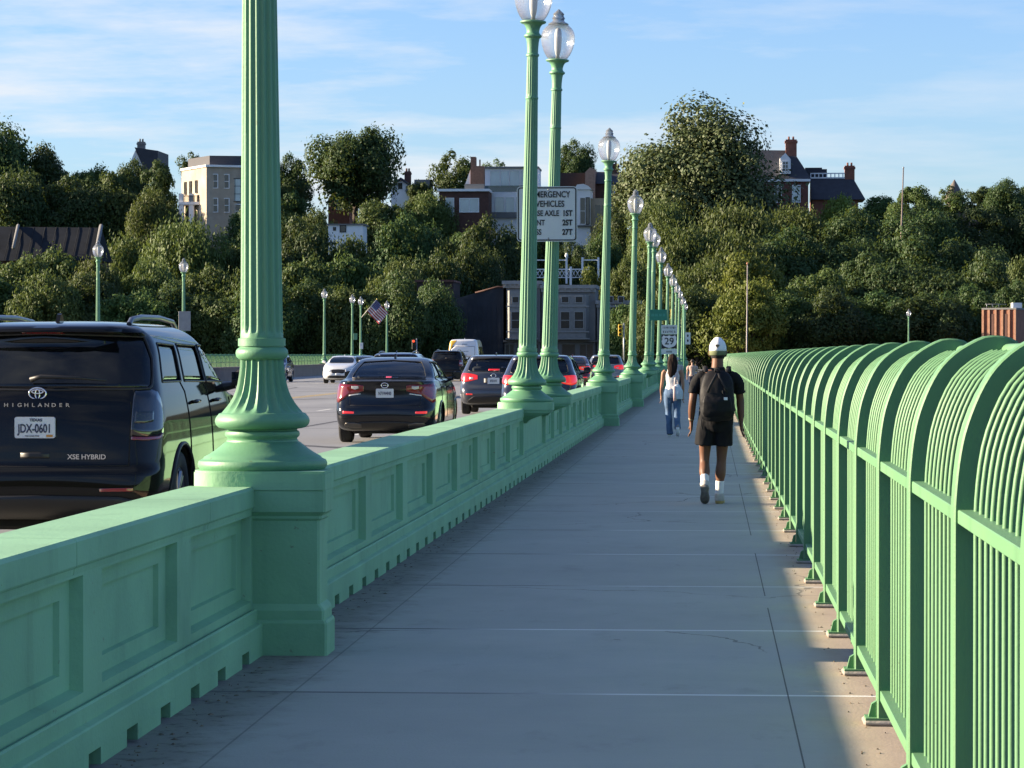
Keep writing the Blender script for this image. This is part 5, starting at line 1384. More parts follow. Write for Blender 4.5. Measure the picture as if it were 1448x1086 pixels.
def woman():
    d = 4200*1.6/115; q = P(951, 617, d)
    t = thing('person', 'person with long dark hair, white sleeveless top and blue jeans walking ahead on the walkway', 'person', (q.x, q.y, 0))
    hd = Vector((.0,.03,1.495)); K = Vector
    fl = Flesh(); head(fl, hd, .93)
    fl.limb([(0,-.01,1.28),(0,-.005,1.35),(0,.005,1.42)], [(.058,.055),(.046,.048),(.046,.05)], 14)
    fl.limb([(0,0,.85),(0,0,.93),(0,0,1.03),(0,-.004,1.14),(0,-.008,1.24),(0,-.008,1.30),(0,-.006,1.325)], [(.145,.112),(.142,.108),(.112,.085),(.128,.095),(.138,.088),(.105,.066),(.05,.045)], 22)
    fl.limb([(-.135,-.005,1.285),(-.175,-.006,1.255),(-.195,.0,1.12),(-.212,.0,1.0),(-.222,.04,.90),(-.222,.09,.81)], [.040,.042,.036,.031,.028,.021], 14)
    fl.limb([(.135,-.005,1.285),(.175,-.006,1.255),(.195,-.02,1.12),(.205,-.05,1.0),(.205,-.04,.90),(.20,-.02,.81)], [.040,.042,.036,.031,.028,.021], 14)
    hand(fl, (-.222,.092,.80), (0,.15,-1), -1, .9, .6); hand(fl, (.20,-.018,.80), (0,.05,-1), 1, .9, .6)
    fl.limb([(-.08,0,.85),(-.085,.04,.66),(-.075,.07,.46),(-.06,.02,.28),(-.05,-.02,.10)], [(.085,.09),(.07,.075),(.05,.052),(.046,.05),(.032,.036)], 14)
    fl.limb([(.08,0,.85),(.085,.02,.66),(.09,.03,.46),(.096,-.06,.31),(.10,-.150,.19)], [(.085,.09),(.07,.075),(.05,.052),(.046,.05),(.032,.036)], 14)
    link('body', fl.solid('body', [SK_W], .0075, 3), t); eyes(t, hd, .93)
    hr = Flesh().ball(hd+K((0,-.018,.035)), (.088,.100,.095))
    hr.limb([hd+K((0,-.05,.03)), hd+K((.0,-.085,-.08)), hd+K((-.005,-.11,-.20)), hd+K((-.015,-.115,-.30)), hd+K((-.02,-.11,-.37))], [(.090,.055),(.100,.048),(.090,.042),(.062,.030),(.025,.012)], 18)
    me = hr.solid('hair', [mat('dark_brown_hair', (.022,.013,.010), .8, spec=.15, var=.4, vscale=30, stretch=(1,1,.08))], .009, 3)
    bm = bmesh.new(); bm.from_mesh(me); bmesh.ops.delete(bm, geom=[v for v in bm.verts if v.co.y > hd.y+.055 and v.co.z < hd.z+.06], context='VERTS'); bm.to_mesh(me); bm.free()
    wrinkle(me, .008, 26, 2, .15); link('hair', me, t)
    tp = Flesh(); tp.limb([(0,0,.885),(0,0,.94),(0,0,1.03),(0,-.004,1.14),(0,-.008,1.215),(0,-.010,1.25)], [(.158,.120),(.150,.114),(.124,.096),(.138,.104),(.142,.098),(.125,.082)], 24)
    for sx in (-.085, .085): tp.limb([(sx*1.2,-.05,1.22),(sx,-.05,1.29),(sx*.9,-.01,1.325),(sx,.04,1.28)], [.028,.020,.018,.020], 10)
    me = tp.solid('top', [cloth('white_top', (.70,.69,.67), .25, var=.05)], .008, 3); wrinkle(me, .006, 12, 4); link('top', me, t)
    jn = Flesh(); jn.limb([(0,0,.945),(0,0,.90),(0,-.005,.83),(0,0,.77)], [(.148,.112),(.160,.124),(.168,.138),(.13,.11)], 24)
    jn.limb([(-.08,0,.86),(-.086,.03,.70),(-.080,.06,.50),(-.072,.04,.38),(-.062,.0,.20),(-.052,-.02,.045)], [(.094,.108),(.084,.094),(.064,.068),(.062,.066),(.060,.066),(.068,.074)], 20)
    jn.limb([(.08,0,.86),(.086,.015,.70),(.090,.025,.50),(.092,-.01,.38),(.097,-.085,.27),(.101,-.150,.165)], [(.094,.108),(.084,.094),(.064,.068),(.062,.066),(.060,.066),(.066,.072)], 20)
    me = jn.solid('jeans', [mat('denim', (.075,.135,.235), .85, var=.35, vscale=5, bump=.3, bscale=120)], .009, 3); wrinkle(me, .007, 12, 9, .6); link('jeans', me, t)
    gs = cloth('grey_shoe', (.22,.22,.21), .2)
    for to, he in (((-.055,.19,0), (-.052,-.06,0)), ((.104,-.10,.004), (.102,-.245,.165))):
        a, b = shoe(to, he, 0, .042); b1 = b.build('shoe', gs, t); a.build('sole', M_white, b1)
    # pale cloth bag over the shoulder
    bg_ = thing('cloth_bag', 'pale cloth bag hanging from the shoulder of the walker in jeans', 'bag', (q.x, q.y, 0))
    b = Flesh().limb([(.085,-.135,1.02),(.10,-.15,.94),(.115,-.15,.84),(.118,-.145,.735)], [(.045,.022),(.078,.034),(.095,.042),(.085,.030)], 18)
    me = b.solid('bag_body', [cloth('pale_canvas', (.52,.60,.66), .2)], .009, 3); wrinkle(me, .008, 12, 6); link('bag_body', me, bg_)
    MB().tube([(.05,-.135,1.0),(.055,-.12,1.12),(.07,-.10,1.24),(.085,-.02,1.335),(.09,.06,1.28)], .020, 8, flat=.4).build('shoulder_strap', cloth('white_strap', (.62,.52,.50), .2), bg_)
    MB().tube([(.12,-.12,1.0),(.10,-.11,1.12),(.095,-.09,1.24),(.10,-.02,1.33)], .016, 8, flat=.4).build('shoulder_strap', cloth('white_strap', (.62,.52,.50), .2), bg_)
    MB().tube([(.035,-.165,.99),(.045,-.18,.85),(.05,-.175,.70)], .028, 8, flat=.4).build('hanging_towel', cloth('pink_towel', (.62,.45,.42), .2), bg_)
woman()

def far_person(px, py_top, hgt, label, shirt, trousers, hair, skin, d=None):
    # eye level is the horizon, so the height fixes the distance
    d = 4200*(hgt-CAMZ)/(502-py_top) if d is None else d
    q = P(px, 502, d); s = hgt/1.75
    t = thing('person', label, 'person', (q.x, d, 0)); t.scale = (s, s, s); K = Vector
    hd = K((0,.03,1.60)); fl = Flesh(); head(fl, hd)
    fl.limb([(0,-.01,1.38),(0,0,1.46),(0,.005,1.53)], [.062,.052,.052], 12)
    fl.limb([(0,0,.86),(0,0,.95),(0,0,1.1),(0,-.005,1.25),(0,-.01,1.36),(0,-.01,1.42)], [(.15,.11),(.15,.11),(.135,.10),(.16,.11),(.165,.10),(.07,.06)], 18)
    for sg in (-1, 1):
        fl.limb([(sg*.16,0,1.37),(sg*.21,0,1.33),(sg*.23,sg*.02,1.18),(sg*.245,sg*.03,1.06),(sg*.25,.05,.85)], [.048,.050,.042,.036,.024], 12)
        hand(fl, (sg*.25,.055,.84), (0,.1,-1), sg, .95)
        fl.limb([(sg*.085,0,.88),(sg*.09,sg*.06,.68),(sg*.085,sg*.12,.48),(sg*.08,sg*.10,.28),(sg*.08,sg*.12,.08)], [.09,.076,.055,.05,.036], 12)
        fl.limb([(sg*.08,sg*.12-.05,.035),(sg*.08,sg*.12+.14,.03)], [.035,.03], 10)
    link('body', fl.solid('body', [skin], .010, 3), t); eyes(t, hd)
    h = Flesh().ball(hd+K((0,-.02,.038)), (.084,.100,.092)).solid('hair', [hair], .010, 2)
    bm = bmesh.new(); bm.from_mesh(h); bmesh.ops.delete(bm, geom=[v for v in bm.verts if v.co.y > hd.y+.05 and v.co.z < hd.z+.07], context='VERTS'); bm.to_mesh(h); bm.free(); link('hair', h, t)
    sh = Flesh().limb([(0,0,.86),(0,0,.95),(0,0,1.1),(0,-.005,1.25),(0,-.01,1.36),(0,-.01,1.43)], [(.175,.13),(.172,.13),(.16,.12),(.18,.128),(.185,.12),(.08,.07)], 20)
    for sg in (-1, 1): sh.limb([(sg*.14,0,1.37),(sg*.21,0,1.335),(sg*.232,sg*.02,1.2)], [.06,.064,.062], 14)
    me = sh.solid('shirt', [shirt], .010, 3); wrinkle(me, .006, 11); link('shirt', me, t)
    tr = Flesh().limb([(0,0,.96),(0,0,.86),(0,0,.80)], [(.165,.125),(.175,.135),(.14,.11)], 20)
    for sg in (-1, 1): tr.limb([(sg*.085,0,.88),(sg*.09,sg*.06,.68),(sg*.085,sg*.12,.48),(sg*.08,sg*.10,.28),(sg*.08,sg*.12,.06)], [.10,.09,.072,.066,.066], 16)
    me = tr.solid('trousers', [trousers], .010, 3); wrinkle(me, .006, 11, 4); link('trousers', me, t)
far_person(957, 505.5, 1.55, 'person with white hair just visible beyond the walker in jeans', cloth('pale_shirt', (.40,.38,.38)), cloth('dark_trousers', (.03,.03,.04)), mat('white_hair', (.5,.48,.46), .7), SK_P, d=108)
far_person(979, 511, 1.45, 'small distant person with dark hair beside the black shirted shoulder', cloth('peach_shirt', (.5,.36,.30)), cloth('navy_trousers', (.03,.035,.06)), mat('dark_hair_far', (.03,.018,.012), .7), SK_P, d=120)
# ------------------------------------------------------------------ trees
def leaf_mat(name, dark, light, trans=.36, tw=None):
    m = bpy.data.materials.new(name); t = NT(m)
    oi = t.n('ObjectInfo').outputs['Random']; co = t.coord()
    f = t.ramp(t.noise(.55, co, 3), .32, .68); f2 = t.ramp(t.noise(6, co, 2), .3, .7)
    c = t.mix(f, dark, light)
    c = t.mix(t.math('MULTIPLY', f2, .35), c, tuple(min(1, v*1.5) for v in light))
    hs = t.n('HueSaturation', {'Hue': t.math('ADD', .485, t.math('MULTIPLY', oi, .03)), 'Saturation': .95, 'Value': t.math('ADD', .70, t.math('MULTIPLY', oi, .46)), 'Fac': 1.0, 'Color': c}).outputs[0]
    df = t.n('BsdfPrincipled', {'Base Color': hs, 'Roughness': .55, 'Specular IOR Level': .25}).outputs[0]
    tl = t.n('BsdfTranslucent', {'Color': t.mix(.5, hs, (.12,.14,.02))}).outputs[0]
    a = t.n('MixShader', {'Fac': trans}); t.t.links.new(df, a.inputs[1]); t.t.links.new(tl, a.inputs[2])
    t.out(a.outputs[0]); return m
L_DARK = leaf_mat('dark_leaves', (.024,.058,.016), (.054,.100,.026))
L_MID = leaf_mat('green_leaves', (.038,.080,.018), (.085,.140,.032))
L_OLIVE = leaf_mat('olive_leaves', (.050,.085,.020), (.105,.145,.036))
L_LIME = leaf_mat('yellow_green_leaves', (.090,.130,.018), (.165,.205,.030))
L_MAG = leaf_mat('magnolia_leaves', (.036,.062,.018), (.085,.098,.036), .15)
M_bark = mat('bark', (.055,.042,.032), .9, var=.35, vscale=5, bump=.6, bscale=15, stretch=(1,1,.2))
def crown_mesh(seed, w, h, lobes, per, leaf, mats, droop=0.0, flat=0.0, core=True):
    """crown centred on x=y=0, base z=0, width w, height h; made of many bent leaf clumps on overlapping boughs"""
    rg = np.random.default_rng(seed); vs = []; fs = []
    cs = []
    for k in range(lobes):
        for _ in range(40):
            p = rg.uniform(-1, 1, 3)
            r2 = p @ p
            if .12 < r2 < 1: break
        p = p/np.sqrt(r2)*(.35+.65*np.sqrt(r2)) if r2 < .4 else p
        p = p*(.84+.30*rg.random()*(rg.random() < .55))
        zz = (p[2]+1)/2
        squeeze = 1-flat*max(0, zz-.45)*1.1
        rl = (.11+.20*rg.random()**1.6)*(1.08-.35*zz)
        cs.append((np.array([p[0]*.40*w*squeeze, p[1]*.40*w*squeeze, h*(.06+.82*zz)]), rl*.66*w*(.8+.5*rg.random())))
    top = rg.integers(0, lobes)
    off = 0
    for c, r in cs:
        n = int(per*(r/(.15*w))**1.6)
        d = rg.normal(size=(n, 3)); d /= np.linalg.norm(d, axis=1)[:, None]
        d[:, 2] = np.where(d[:, 2] < -.75, -d[:, 2]*.6, d[:, 2])
        rad = r*(.55+.55*rg.random(n)**.6+.25*rg.random(n)**6)*(1+.22*np.sin(d[:,0]*7+seed)*np.sin(d[:,1]*6+c[0])*np.cos(d[:,2]*5))
        pos = c+d*rad[:, None]*np.array([1, 1, .85])
        pos[:, 2] -= droop*np.abs(rg.random(n))*r*.8
        spray = rg.random(n) < .10
        pos = np.where(spray[:, None], c+d*(r*(1.0+.24*rg.random(n)**2))[:, None], pos)
        nr = d+rg.normal(size=(n, 3))*.42; nr[:, 2] += .25; nr /= np.linalg.norm(nr, axis=1)[:, None]
        a = np.cross(nr, rg.normal(size=(n, 3))); a /= np.linalg.norm(a, axis=1)[:, None]; b = np.cross(nr, a)
        if droop: 
            b = np.tile(np.array([0, 0, -1.0]), (n, 1))*.5+b*.7; b /= np.linalg.norm(b, axis=1)[:, None]
        s = leaf*(.55+.9*rg.random(n))[:, None]
        lon = (1.25 if not droop else 1.3)
        q0 = pos-a*s*.5; q1 = pos-b*s*.5*lon+nr*s*.10; q2 = pos+a*s*.5; q3 = pos+b*s*.55*lon-nr*s*.18; q4 = pos+nr*s*.16
        arr = np.stack([q0, q1, q2, q3, q4], 1).reshape(-1, 3)
        vs.append(arr)
        base = off+np.arange(n)*5
        for i0, i1 in ((0,1),(1,2),(2,3),(3,0)):
            fs.append(np.stack([base+i0, base+i1, base+4], 1))
        off += n*5
    V = np.concatenate(vs); Fc = np.concatenate(fs)
    me = bpy.data.meshes.new('crown')
    me.vertices.add(len(V)); me.vertices.foreach_set('co', V.astype(np.float32).ravel())
    me.loops.add(len(Fc)*3); me.loops.foreach_set('vertex_index', Fc.astype(np.int32).ravel())
    me.polygons.add(len(Fc)); me.polygons.foreach_set('loop_start', (np.arange(len(Fc))*3).astype(np.int32)); me.polygons.foreach_set('loop_total', np.full(len(Fc), 3, np.int32))
    me.materials.append(mats); me.update(calc_edges=True); me.validate()
    me['lobes'] = 0
    return me, cs
def trunk_mesh(cs, w, h, base, seed):
    rg = random.Random(seed); m = MB()
    top = Vector((rg.uniform(-.2,.2), 0, base+h*.62))
    k0 = .030*w
    m.tube([(0,0,-1.5),(0,0,0),(.1,0,base*.5),(rg.uniform(-.3,.3),.1,base+h*.15),(rg.uniform(-.4,.4),0,base+h*.4),top], [k0*1.7,k0*1.25,k0,k0*.85,k0*.5,k0*.2], 10)
    for c, r in cs[:14]:
        st = Vector((0, 0, base+h*rg.uniform(.02,.35))); en = Vector((c[0], c[1], c[2]+base)); md = st.lerp(en, .5)+Vector((0,0,-.04*h))
        m.tube([st, md, en], [k0*.45, k0*.3, k0*.10], 6)
    return m.mesh('trunk', [M_bark])
TV = {}
def tree_kind(key, seed, w, h, lobes, per, leaf, m_, **kw):
    cm, cs = crown_mesh(seed, w, h, lobes, per, leaf, m_, **kw); TV[key] = (cm, cs, w, h)
tree_kind('broad', 11, 13, 10.0, 64, 731, 0.26, L_MID)
tree_kind('broad_dark', 12, 13, 10.5, 64, 731, 0.26, L_DARK)
tree_kind('round', 13, 10, 9.5, 50, 646, 0.23, L_MID, flat=.3)
tree_kind('tall', 14, 8, 12, 52, 561, 0.21, L_DARK, flat=.55)
tree_kind('olive', 15, 12, 9.5, 60, 714, 0.21, L_OLIVE, droop=.35)
tree_kind('olive_wide', 16, 16, 9.0, 76, 714, 0.24, L_OLIVE, droop=.35)
tree_kind('lime', 17, 10, 8, 48, 646, 0.21, L_LIME, droop=.25)
tree_kind('dark_wide', 18, 17, 11, 80, 714, 0.27, L_DARK)
tree_kind('loose', 19, 9, 8.5, 34, 323, 0.23, L_MID)
tree_kind('magnolia', 20, 21, 17.5, 150, 731, 0.30, L_MAG, flat=.12)
tree_kind('spread', 21, 14, 9.5, 54, 731, 0.26, L_DARK)
TRUNK = {}
def tree(kind, px, py_top, wpx, d, label, ry=None, py_bot=None, hscale=None):
    cm, cs, w, h = TV[kind]
    q = P(px, py_top, d); g = hill(q.x, d); sc = (wpx/F*d)/w
    hscale = min(hscale or 1, max(.6, (q.z-g-.8)/(h*sc*.97)))
    cz = q.z-h*sc*hscale*.97          # crown base height
    t = thing('tree', label, 'tree', (q.x, d, g), rnd.uniform(0, 6.28) if ry is None else ry)
    base = max(.6, cz-g)
    tk = (kind, round(base/sc))
    if tk not in TRUNK: TRUNK[tk] = trunk_mesh(cs, w, h, base/sc, len(TRUNK))
    tr = link('trunk', TRUNK[tk], t); tr.scale = (sc, sc, sc)
    c = link('crown', cm, t, (0, 0, base)); c.scale = (sc, sc, sc*(hscale or 1))
    return t
LMK = [(-60,'at the left edge of the view'),(70,'left of the leftmost far lamp'),(140,'behind the leftmost far lamp'),(200,'between the two left far lamps'),(262,'behind the second far lamp'),(310,'just left of the nearest lamp post'),(400,'just right of the nearest lamp post'),(458,'above the white oncoming car'),
 (505,'behind the flag lamp'),(550,'right of the flag'),(600,'above the dark car by the van'),(655,'above the white van'),(715,'left of the weight limit sign'),(775,'behind the weight limit sign'),(830,'right of the weight limit sign'),(885,'behind the fifth walkway lamp'),(930,'behind the far walkway lamps'),
 (985,'above the walking pair'),(1030,'above the capped walker'),(1075,'right of the thin pale pole'),(1130,'above the start of the fence curve'),(1190,'below the slate roofed wing'),(1240,'left of the tall mast'),(1290,'behind the lone lamp beyond the fence'),(1345,'right of the tall mast'),(1410,'above the brown brick building'),(1480,'at the right edge of the view')]
ROWN = {0:'on the skyline', 1:'high on the slope', 2:'halfway down the slope', 3:'low on the slope', 4:'at the slope foot'}
KN = dict(broad='broad mid green tree', broad_dark='broad dark green tree', round='rounded green tree', tall='tall dark tree', olive='olive green drooping tree', olive_wide='wide olive green tree', lime='bright yellow green tree', dark_wide='wide dark green tree', loose='thin loose leaved tree', magnolia='huge glossy evergreen tree', spread='large spreading dark tree')
used_lab = {}
def T(row, kind, px, pyt, wpx, d, hs=None, extra=''):
    lm = min(LMK, key=lambda a: abs(a[0]-px))[1]
    lab = '%s %s, %s%s' % (KN[kind], ROWN[row], lm, extra)
    if lab in used_lab:
        lab = ('smaller ' if wpx < used_lab[lab] else 'larger ')+lab
    used_lab[lab] = wpx
    return tree(kind, px, pyt, wpx, d, lab, hscale=hs or {0:1.0 if kind == 'magnolia' else 1.25 if kind in ('spread','loose') else 1.7,1:1.8,2:2.0,3:1.9,4:1.7}[row])
# skyline
T(0,'dark_wide',-10,172,170,452); T(0,'broad_dark',62,212,110,456); T(0,'broad',122,228,95,450); T(0,'round',165,226,80,446); T(0,'tall',222,203,64,440); T(0,'loose',276,212,52,452); T(0,'broad_dark',300,258,60,470)
T(0,'broad_dark',408,224,70,455); T(0,'spread',502,176,148,440); T(0,'loose',643,207,80,474); T(0,'round',596,246,60,470); T(0,'broad_dark',812,203,62,480); T(0,'loose',705,222,50,492)
T(0,'magnolia',986,158,256,428); T(0,'broad_dark',190,231,66,462); T(0,'lime',1186,276,110,425); T(0,'round',1292,250,84,452); T(0,'loose',1340,258,64,470); T(0,'tall',1388,252,56,462); T(0,'broad_dark',1424,258,80,456); T(0,'tall',1460,250,60,470); T(0,'round',1240,268,70,460)
# high
T(1,'dark_wide',15,236,150,425); T(1,'broad_dark',100,258,130,428); T(1,'broad',178,262,110,430); T(1,'olive',222,258,90,416); T(1,'broad_dark',348,300,80,415); T(1,'broad_dark',412,278,90,425); T(1,'olive',452,288,76,420); T(1,'broad',545,276,112,424); T(1,'olive',600,262,90,428)
T(1,'broad',735,318,80,398); T(1,'broad_dark',868,300,80,415); T(1,'olive_wide',935,285,120,405); T(1,'olive_wide',1035,290,160,402); T(1,'olive',1120,280,130,412); T(1,'broad_dark',1210,300,120,408); T(1,'dark_wide',1300,292,150,415); T(1,'broad_dark',1380,300,120,418); T(1,'dark_wide',1465,290,120,420)
T(1,'broad_dark',770,330,70,400); T(1,'broad_dark',806,345,70,392); T(1,'broad_dark',852,338,80,396); T(1,'dark_wide',150,272,130,436); T(1,'broad',660,318,80,418)
# halfway
T(2,'olive',180,318,120,385); T(2,'olive_wide',262,312,150,380); T(2,'broad',335,330,110,384); T(2,'broad_dark',420,318,110,388); T(2,'olive',500,322,110,390); T(2,'broad_dark',575,312,120,388); T(2,'olive',640,325,100,386); T(2,'broad_dark',690,316,100,384)
T(2,'olive_wide',960,318,150,375); T(2,'olive',1040,312,140,372); T(2,'broad_dark',1120,330,140,380); T(2,'dark_wide',1200,336,160,384); T(2,'broad_dark',1285,330,150,380); T(2,'dark_wide',1370,336,150,382); T(2,'olive',1450,352,90,360)
# low
T(3,'broad',20,352,150,345); T(3,'broad',85,340,130,350); T(3,'olive',130,352,100,340); T(3,'olive',205,352,120,345); T(3,'broad',285,368,130,342); T(3,'olive',345,370,110,340); T(3,'broad',425,352,120,346); T(3,'broad',490,350,130,350); T(3,'olive',560,352,120,344); T(3,'broad_dark',620,366,100,348); T(3,'broad_dark',672,352,90,352)
T(3,'lime',840,378,70,352,None); T(3,'olive',888,352,80,348); T(3,'olive_wide',1000,372,130,340); T(3,'lime',1068,358,150,335,1.15); T(3,'broad',1150,372,130,345); T(3,'broad_dark',1230,366,140,350); T(3,'dark_wide',1310,372,160,348); T(3,'broad_dark',1395,366,130,352)
# foot
T(4,'broad',-15,380,150,318); T(4,'olive',60,372,130,315); T(4,'broad_dark',120,395,120,318); T(4,'broad',180,402,130,316); T(4,'broad_dark',245,405,130,320); T(4,'broad',310,410,120,318); T(4,'broad_dark',375,400,120,316); T(4,'broad_dark',440,402,130,320); T(4,'broad',505,398,120,318); T(4,'broad_dark',562,392,110,316); T(4,'broad_dark',612,402,90,322)
T(4,'broad',885,420,70,322); T(4,'olive',930,412,90,318); T(4,'broad_dark',985,410,110,316); T(4,'lime',1052,398,130,312); T(4,'broad',1110,408,120,318); T(4,'broad_dark',1175,412,130,316); T(4,'broad_dark',1240,418,130,320); T(4,'broad_dark',1310,420,140,318); T(4,'broad_dark',1370,410,110,322); T(4,'broad_dark',1440,404,90,330)

# ------------------------------------------------------------------ buildings
W_glass = mat('house_glass', (.03,.035,.04), .08, var=.3, vscale=.6, spec=.8)
W_glass_sky = mat('sky_toned_house_glass', (.34,.46,.48), .06, var=.2, vscale=.3, spec=1.0)  # reflected sky painted into the base colour of the panes
B_white = mat('white_render', (.80,.81,.80), .8, var=.08, vscale=.5); B_brick = mat('dark_brick', (.085,.040,.030), .85, var=.25, vscale=2); B_redbrick = mat('red_brick', (.22,.085,.055), .85, var=.2, vscale=1.5)
B_stone = mat('pale_stone', (.40,.34,.26), .85, var=.25, vscale=.35, dirt=(.16,.15,.14), dirt_amt=.6, dirt_scale=.3); B_slate = mat('slate_roof', (.030,.034,.045), .7, var=.2, vscale=1.5); B_grey = mat('grey_facade', (.18,.18,.175), .8, var=.12, vscale=.6)
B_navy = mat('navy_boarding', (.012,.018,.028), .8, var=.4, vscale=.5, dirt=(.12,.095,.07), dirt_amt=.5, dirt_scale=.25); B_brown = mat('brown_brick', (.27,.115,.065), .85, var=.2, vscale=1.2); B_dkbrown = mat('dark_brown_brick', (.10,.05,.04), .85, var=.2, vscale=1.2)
def house(name, label, cat, c, rz=0, group=None): return thing(name, label, cat, c, rz, group)
def win(par, x, z, w_, h_, y=0, frame=M_white, glass=W_glass, bars=(1,1), fr=.10):
    """window on a wall that faces -y, centred at x,z"""
    m = MB()
    m.span((x-w_/2, y-.09, z-h_/2), (x-w_/2+fr, y+.02, z+h_/2)); m.span((x+w_/2-fr, y-.09, z-h_/2), (x+w_/2, y+.02, z+h_/2))
    m.span((x-w_/2+fr, y-.09, z-h_/2), (x+w_/2-fr, y+.02, z-h_/2+fr)); m.span((x-w_/2+fr, y-.09, z+h_/2-fr), (x+w_/2-fr, y+.02, z+h_/2))
    for k in range(1, bars[0]):
        xx = x-w_/2+w_*k/bars[0]; m.span((xx-.04, y-.07, z-h_/2+fr), (xx+.04, y+.01, z+h_/2-fr))
    for k in range(1, bars[1]):
        zz = z-h_/2+h_*k/bars[1]; m.span((x-w_/2+fr, y-.06, zz-.04), (x+w_/2-fr, y+.01, zz+.04))
    o = m.build('window', frame, par)
    MB().add([(x-w_/2+fr, y-.035, z-h_/2+fr), (x+w_/2-fr, y-.035, z-h_/2+fr), (x+w_/2-fr, y-.035, z+h_/2-fr), (x-w_/2+fr, y-.035, z+h_/2-fr)], [(0,1,2,3)]).build('pane', glass, o, fix=False)
    return o
def at(px, py, d, rel): q = P(px, py, d); return q.x-rel.x, q.z-rel.z
def chimney(par, x, y, z0, z1, w_, m_):
    k = MB(); k.span((x-w_/2, y-w_/2, z0), (x+w_/2, y+w_/2, z1-.5)); k.span((x-w_*.58, y-w_*.58, z1-.499), (x+w_*.58, y+w_*.58, z1-.2)); k.span((x-w_*.5, y-w_*.5, z1-.199), (x+w_*.5, y+w_*.5, z1))
    for s_ in (-.2, .2): k.lathe([(.16, z1),(.14, z1+.5)], 8, (x+s_*w_, y, 0))
    return k.build('chimney', m_, par)
def gable_roof(par, x0, x1, y0, y1, z0, zr, along='x', m_=None, over=.4):
    k = MB()
    if along == 'x':
        ym = (y0+y1)/2; k.prism([(y0-over, z0),(y1+over, z0),(y1+over, z0+.15),(ym, zr),(y0-over, z0+.15)], 'x', x0-over, x1+over)
    else:
        xm = (x0+x1)/2; k.prism([(x0-over, z0),(x1+over, z0),(x1+over, z0+.15),(xm, zr),(x0-over, z0+.15)], 'y', y0-over, y1+over)
    return k.build('roof', m_ or B_slate, par)

# pale stone house on the left, its lit side wall towards the road
d = 425; c = P(292, 318, d); h = house('stone_house', 'pale stone house with balconies left of the nearest lamp post, high among the trees', 'house', (c.x, d, c.z-10), 0)
r0 = Vector((c.x, d, c.z-10)); X = lambda px: at(px, 300, d, r0)[0]; Z = lambda py: at(300, py, d, r0)[1]
Xd = lambda px, yy: P(px, 300, d+yy).x-r0.x
m = MB(); m.prism([(Xd(257, 9), 9), (X(292), 0), (X(296), 0), (X(345), 2.2), (X(345), 14), (Xd(257, 9), 14)], 'z', 0, Z(236)); m.build('wall', B_stone, h)
m = MB(); m.prism([(Xd(255, 8.8), 8.8), (X(291.5), -.35), (X(296.5), -.35), (X(347), 1.9), (X(347), 14.2), (Xd(255, 8.8), 14.2)], 'z', Z(236)+.003, Z(233)); m.build('cornice', B_white, h)
m = MB(); m.prism([(Xd(266, 8.8), 8.8), (X(294), 1.5), (X(350), 2.8), (X(350), 14.2), (Xd(266, 8.8), 14.2)], 'z', Z(233)+.003, Z(219)); m.build('roof_storey', mat('lead_grey', (.045,.045,.055), .7), h)
win(h, X(330), Z(268), 1.9, 3.4, 1.52, M_black, W_glass_sky, (2,3)); 
for px_, pz_ in ((303,256),(303,290),(318,256),(318,290),(334,298)): win(h, X(px_), Z(pz_), 1.05, 2.1, .30 if px_ < 305 else .95 if px_ < 320 else 1.6, B_white, W_glass, (1,2))
for k, (py_, hh) in enumerate(((262, 1.7),)):
    for px_, yy in ((264,7.5),(271,5.6),(279,3.5)):
        o = win(h, 0, 0, .8, 1.9, 0, M_black, W_glass); f_ = 1-yy/9.0; xw = Xd(257, 9)+(X(292)-Xd(257, 9))*f_; o.location = (xw-.06, yy-.04, Z(py_)); o.rotation_euler = (0, 0, -math.atan2(9, X(292)-Xd(257, 9)))
m = MB()
for px_ in (251.5, 266): m.span((X(px_)-.35, 2.6, -4), (X(px_)+.35, 3.3, Z(272)))
m.span((X(250)-.2, 2.4, Z(288)), (X(278), 8, Z(284)))
m.build('balcony', B_white, h)
m = MB(); m.span((X(255), 2.5, Z(276)), (X(278), 2.6, Z(275)))
for k in range(14): xx = X(255)+(X(278)-X(255))*k/13; m.span((xx-.03, 2.52, Z(284)), (xx+.03, 2.58, Z(276)-.002))
m.build('balcony_rail', M_black, h)
win(h, X(259), Z(301), 1.2, 2.6, 5.2, M_black, W_glass); win(h, X(272), Z(301), .9, 2.6, 3.9, M_white, W_glass); win(h, X(284), Z(301), .9, 2.6, 1.95, M_white, W_glass)
# gabled house on the skyline
d = 475; c = P(205, 245, d); h = house('gabled_house', 'slate roofed house with a pale gable and chimney on the left skyline', 'house', (c.x, d, c.z-12)); r0 = Vector((c.x, d, c.z-12))
X = lambda px: at(px, 300, d, r0)[0]; Z = lambda py: at(300, py, d, r0)[1]
m = MB(); m.prism([(X(182), 0), (X(205), 0), (X(205), Z(240)), (X(191.5), Z(212)), (X(182), Z(234))], 'y', 0, 1.0); m.build('gable_wall', B_white, h)
m = MB(); m.prism([(X(191.0), Z(208)), (X(224), Z(213)), (X(224), Z(245)), (X(206.5), Z(245))], 'y', -.4, 9); m.build('roof', B_slate, h)
chimney(h, X(197), 1.8, Z(225), Z(199), 1.15, B_grey)
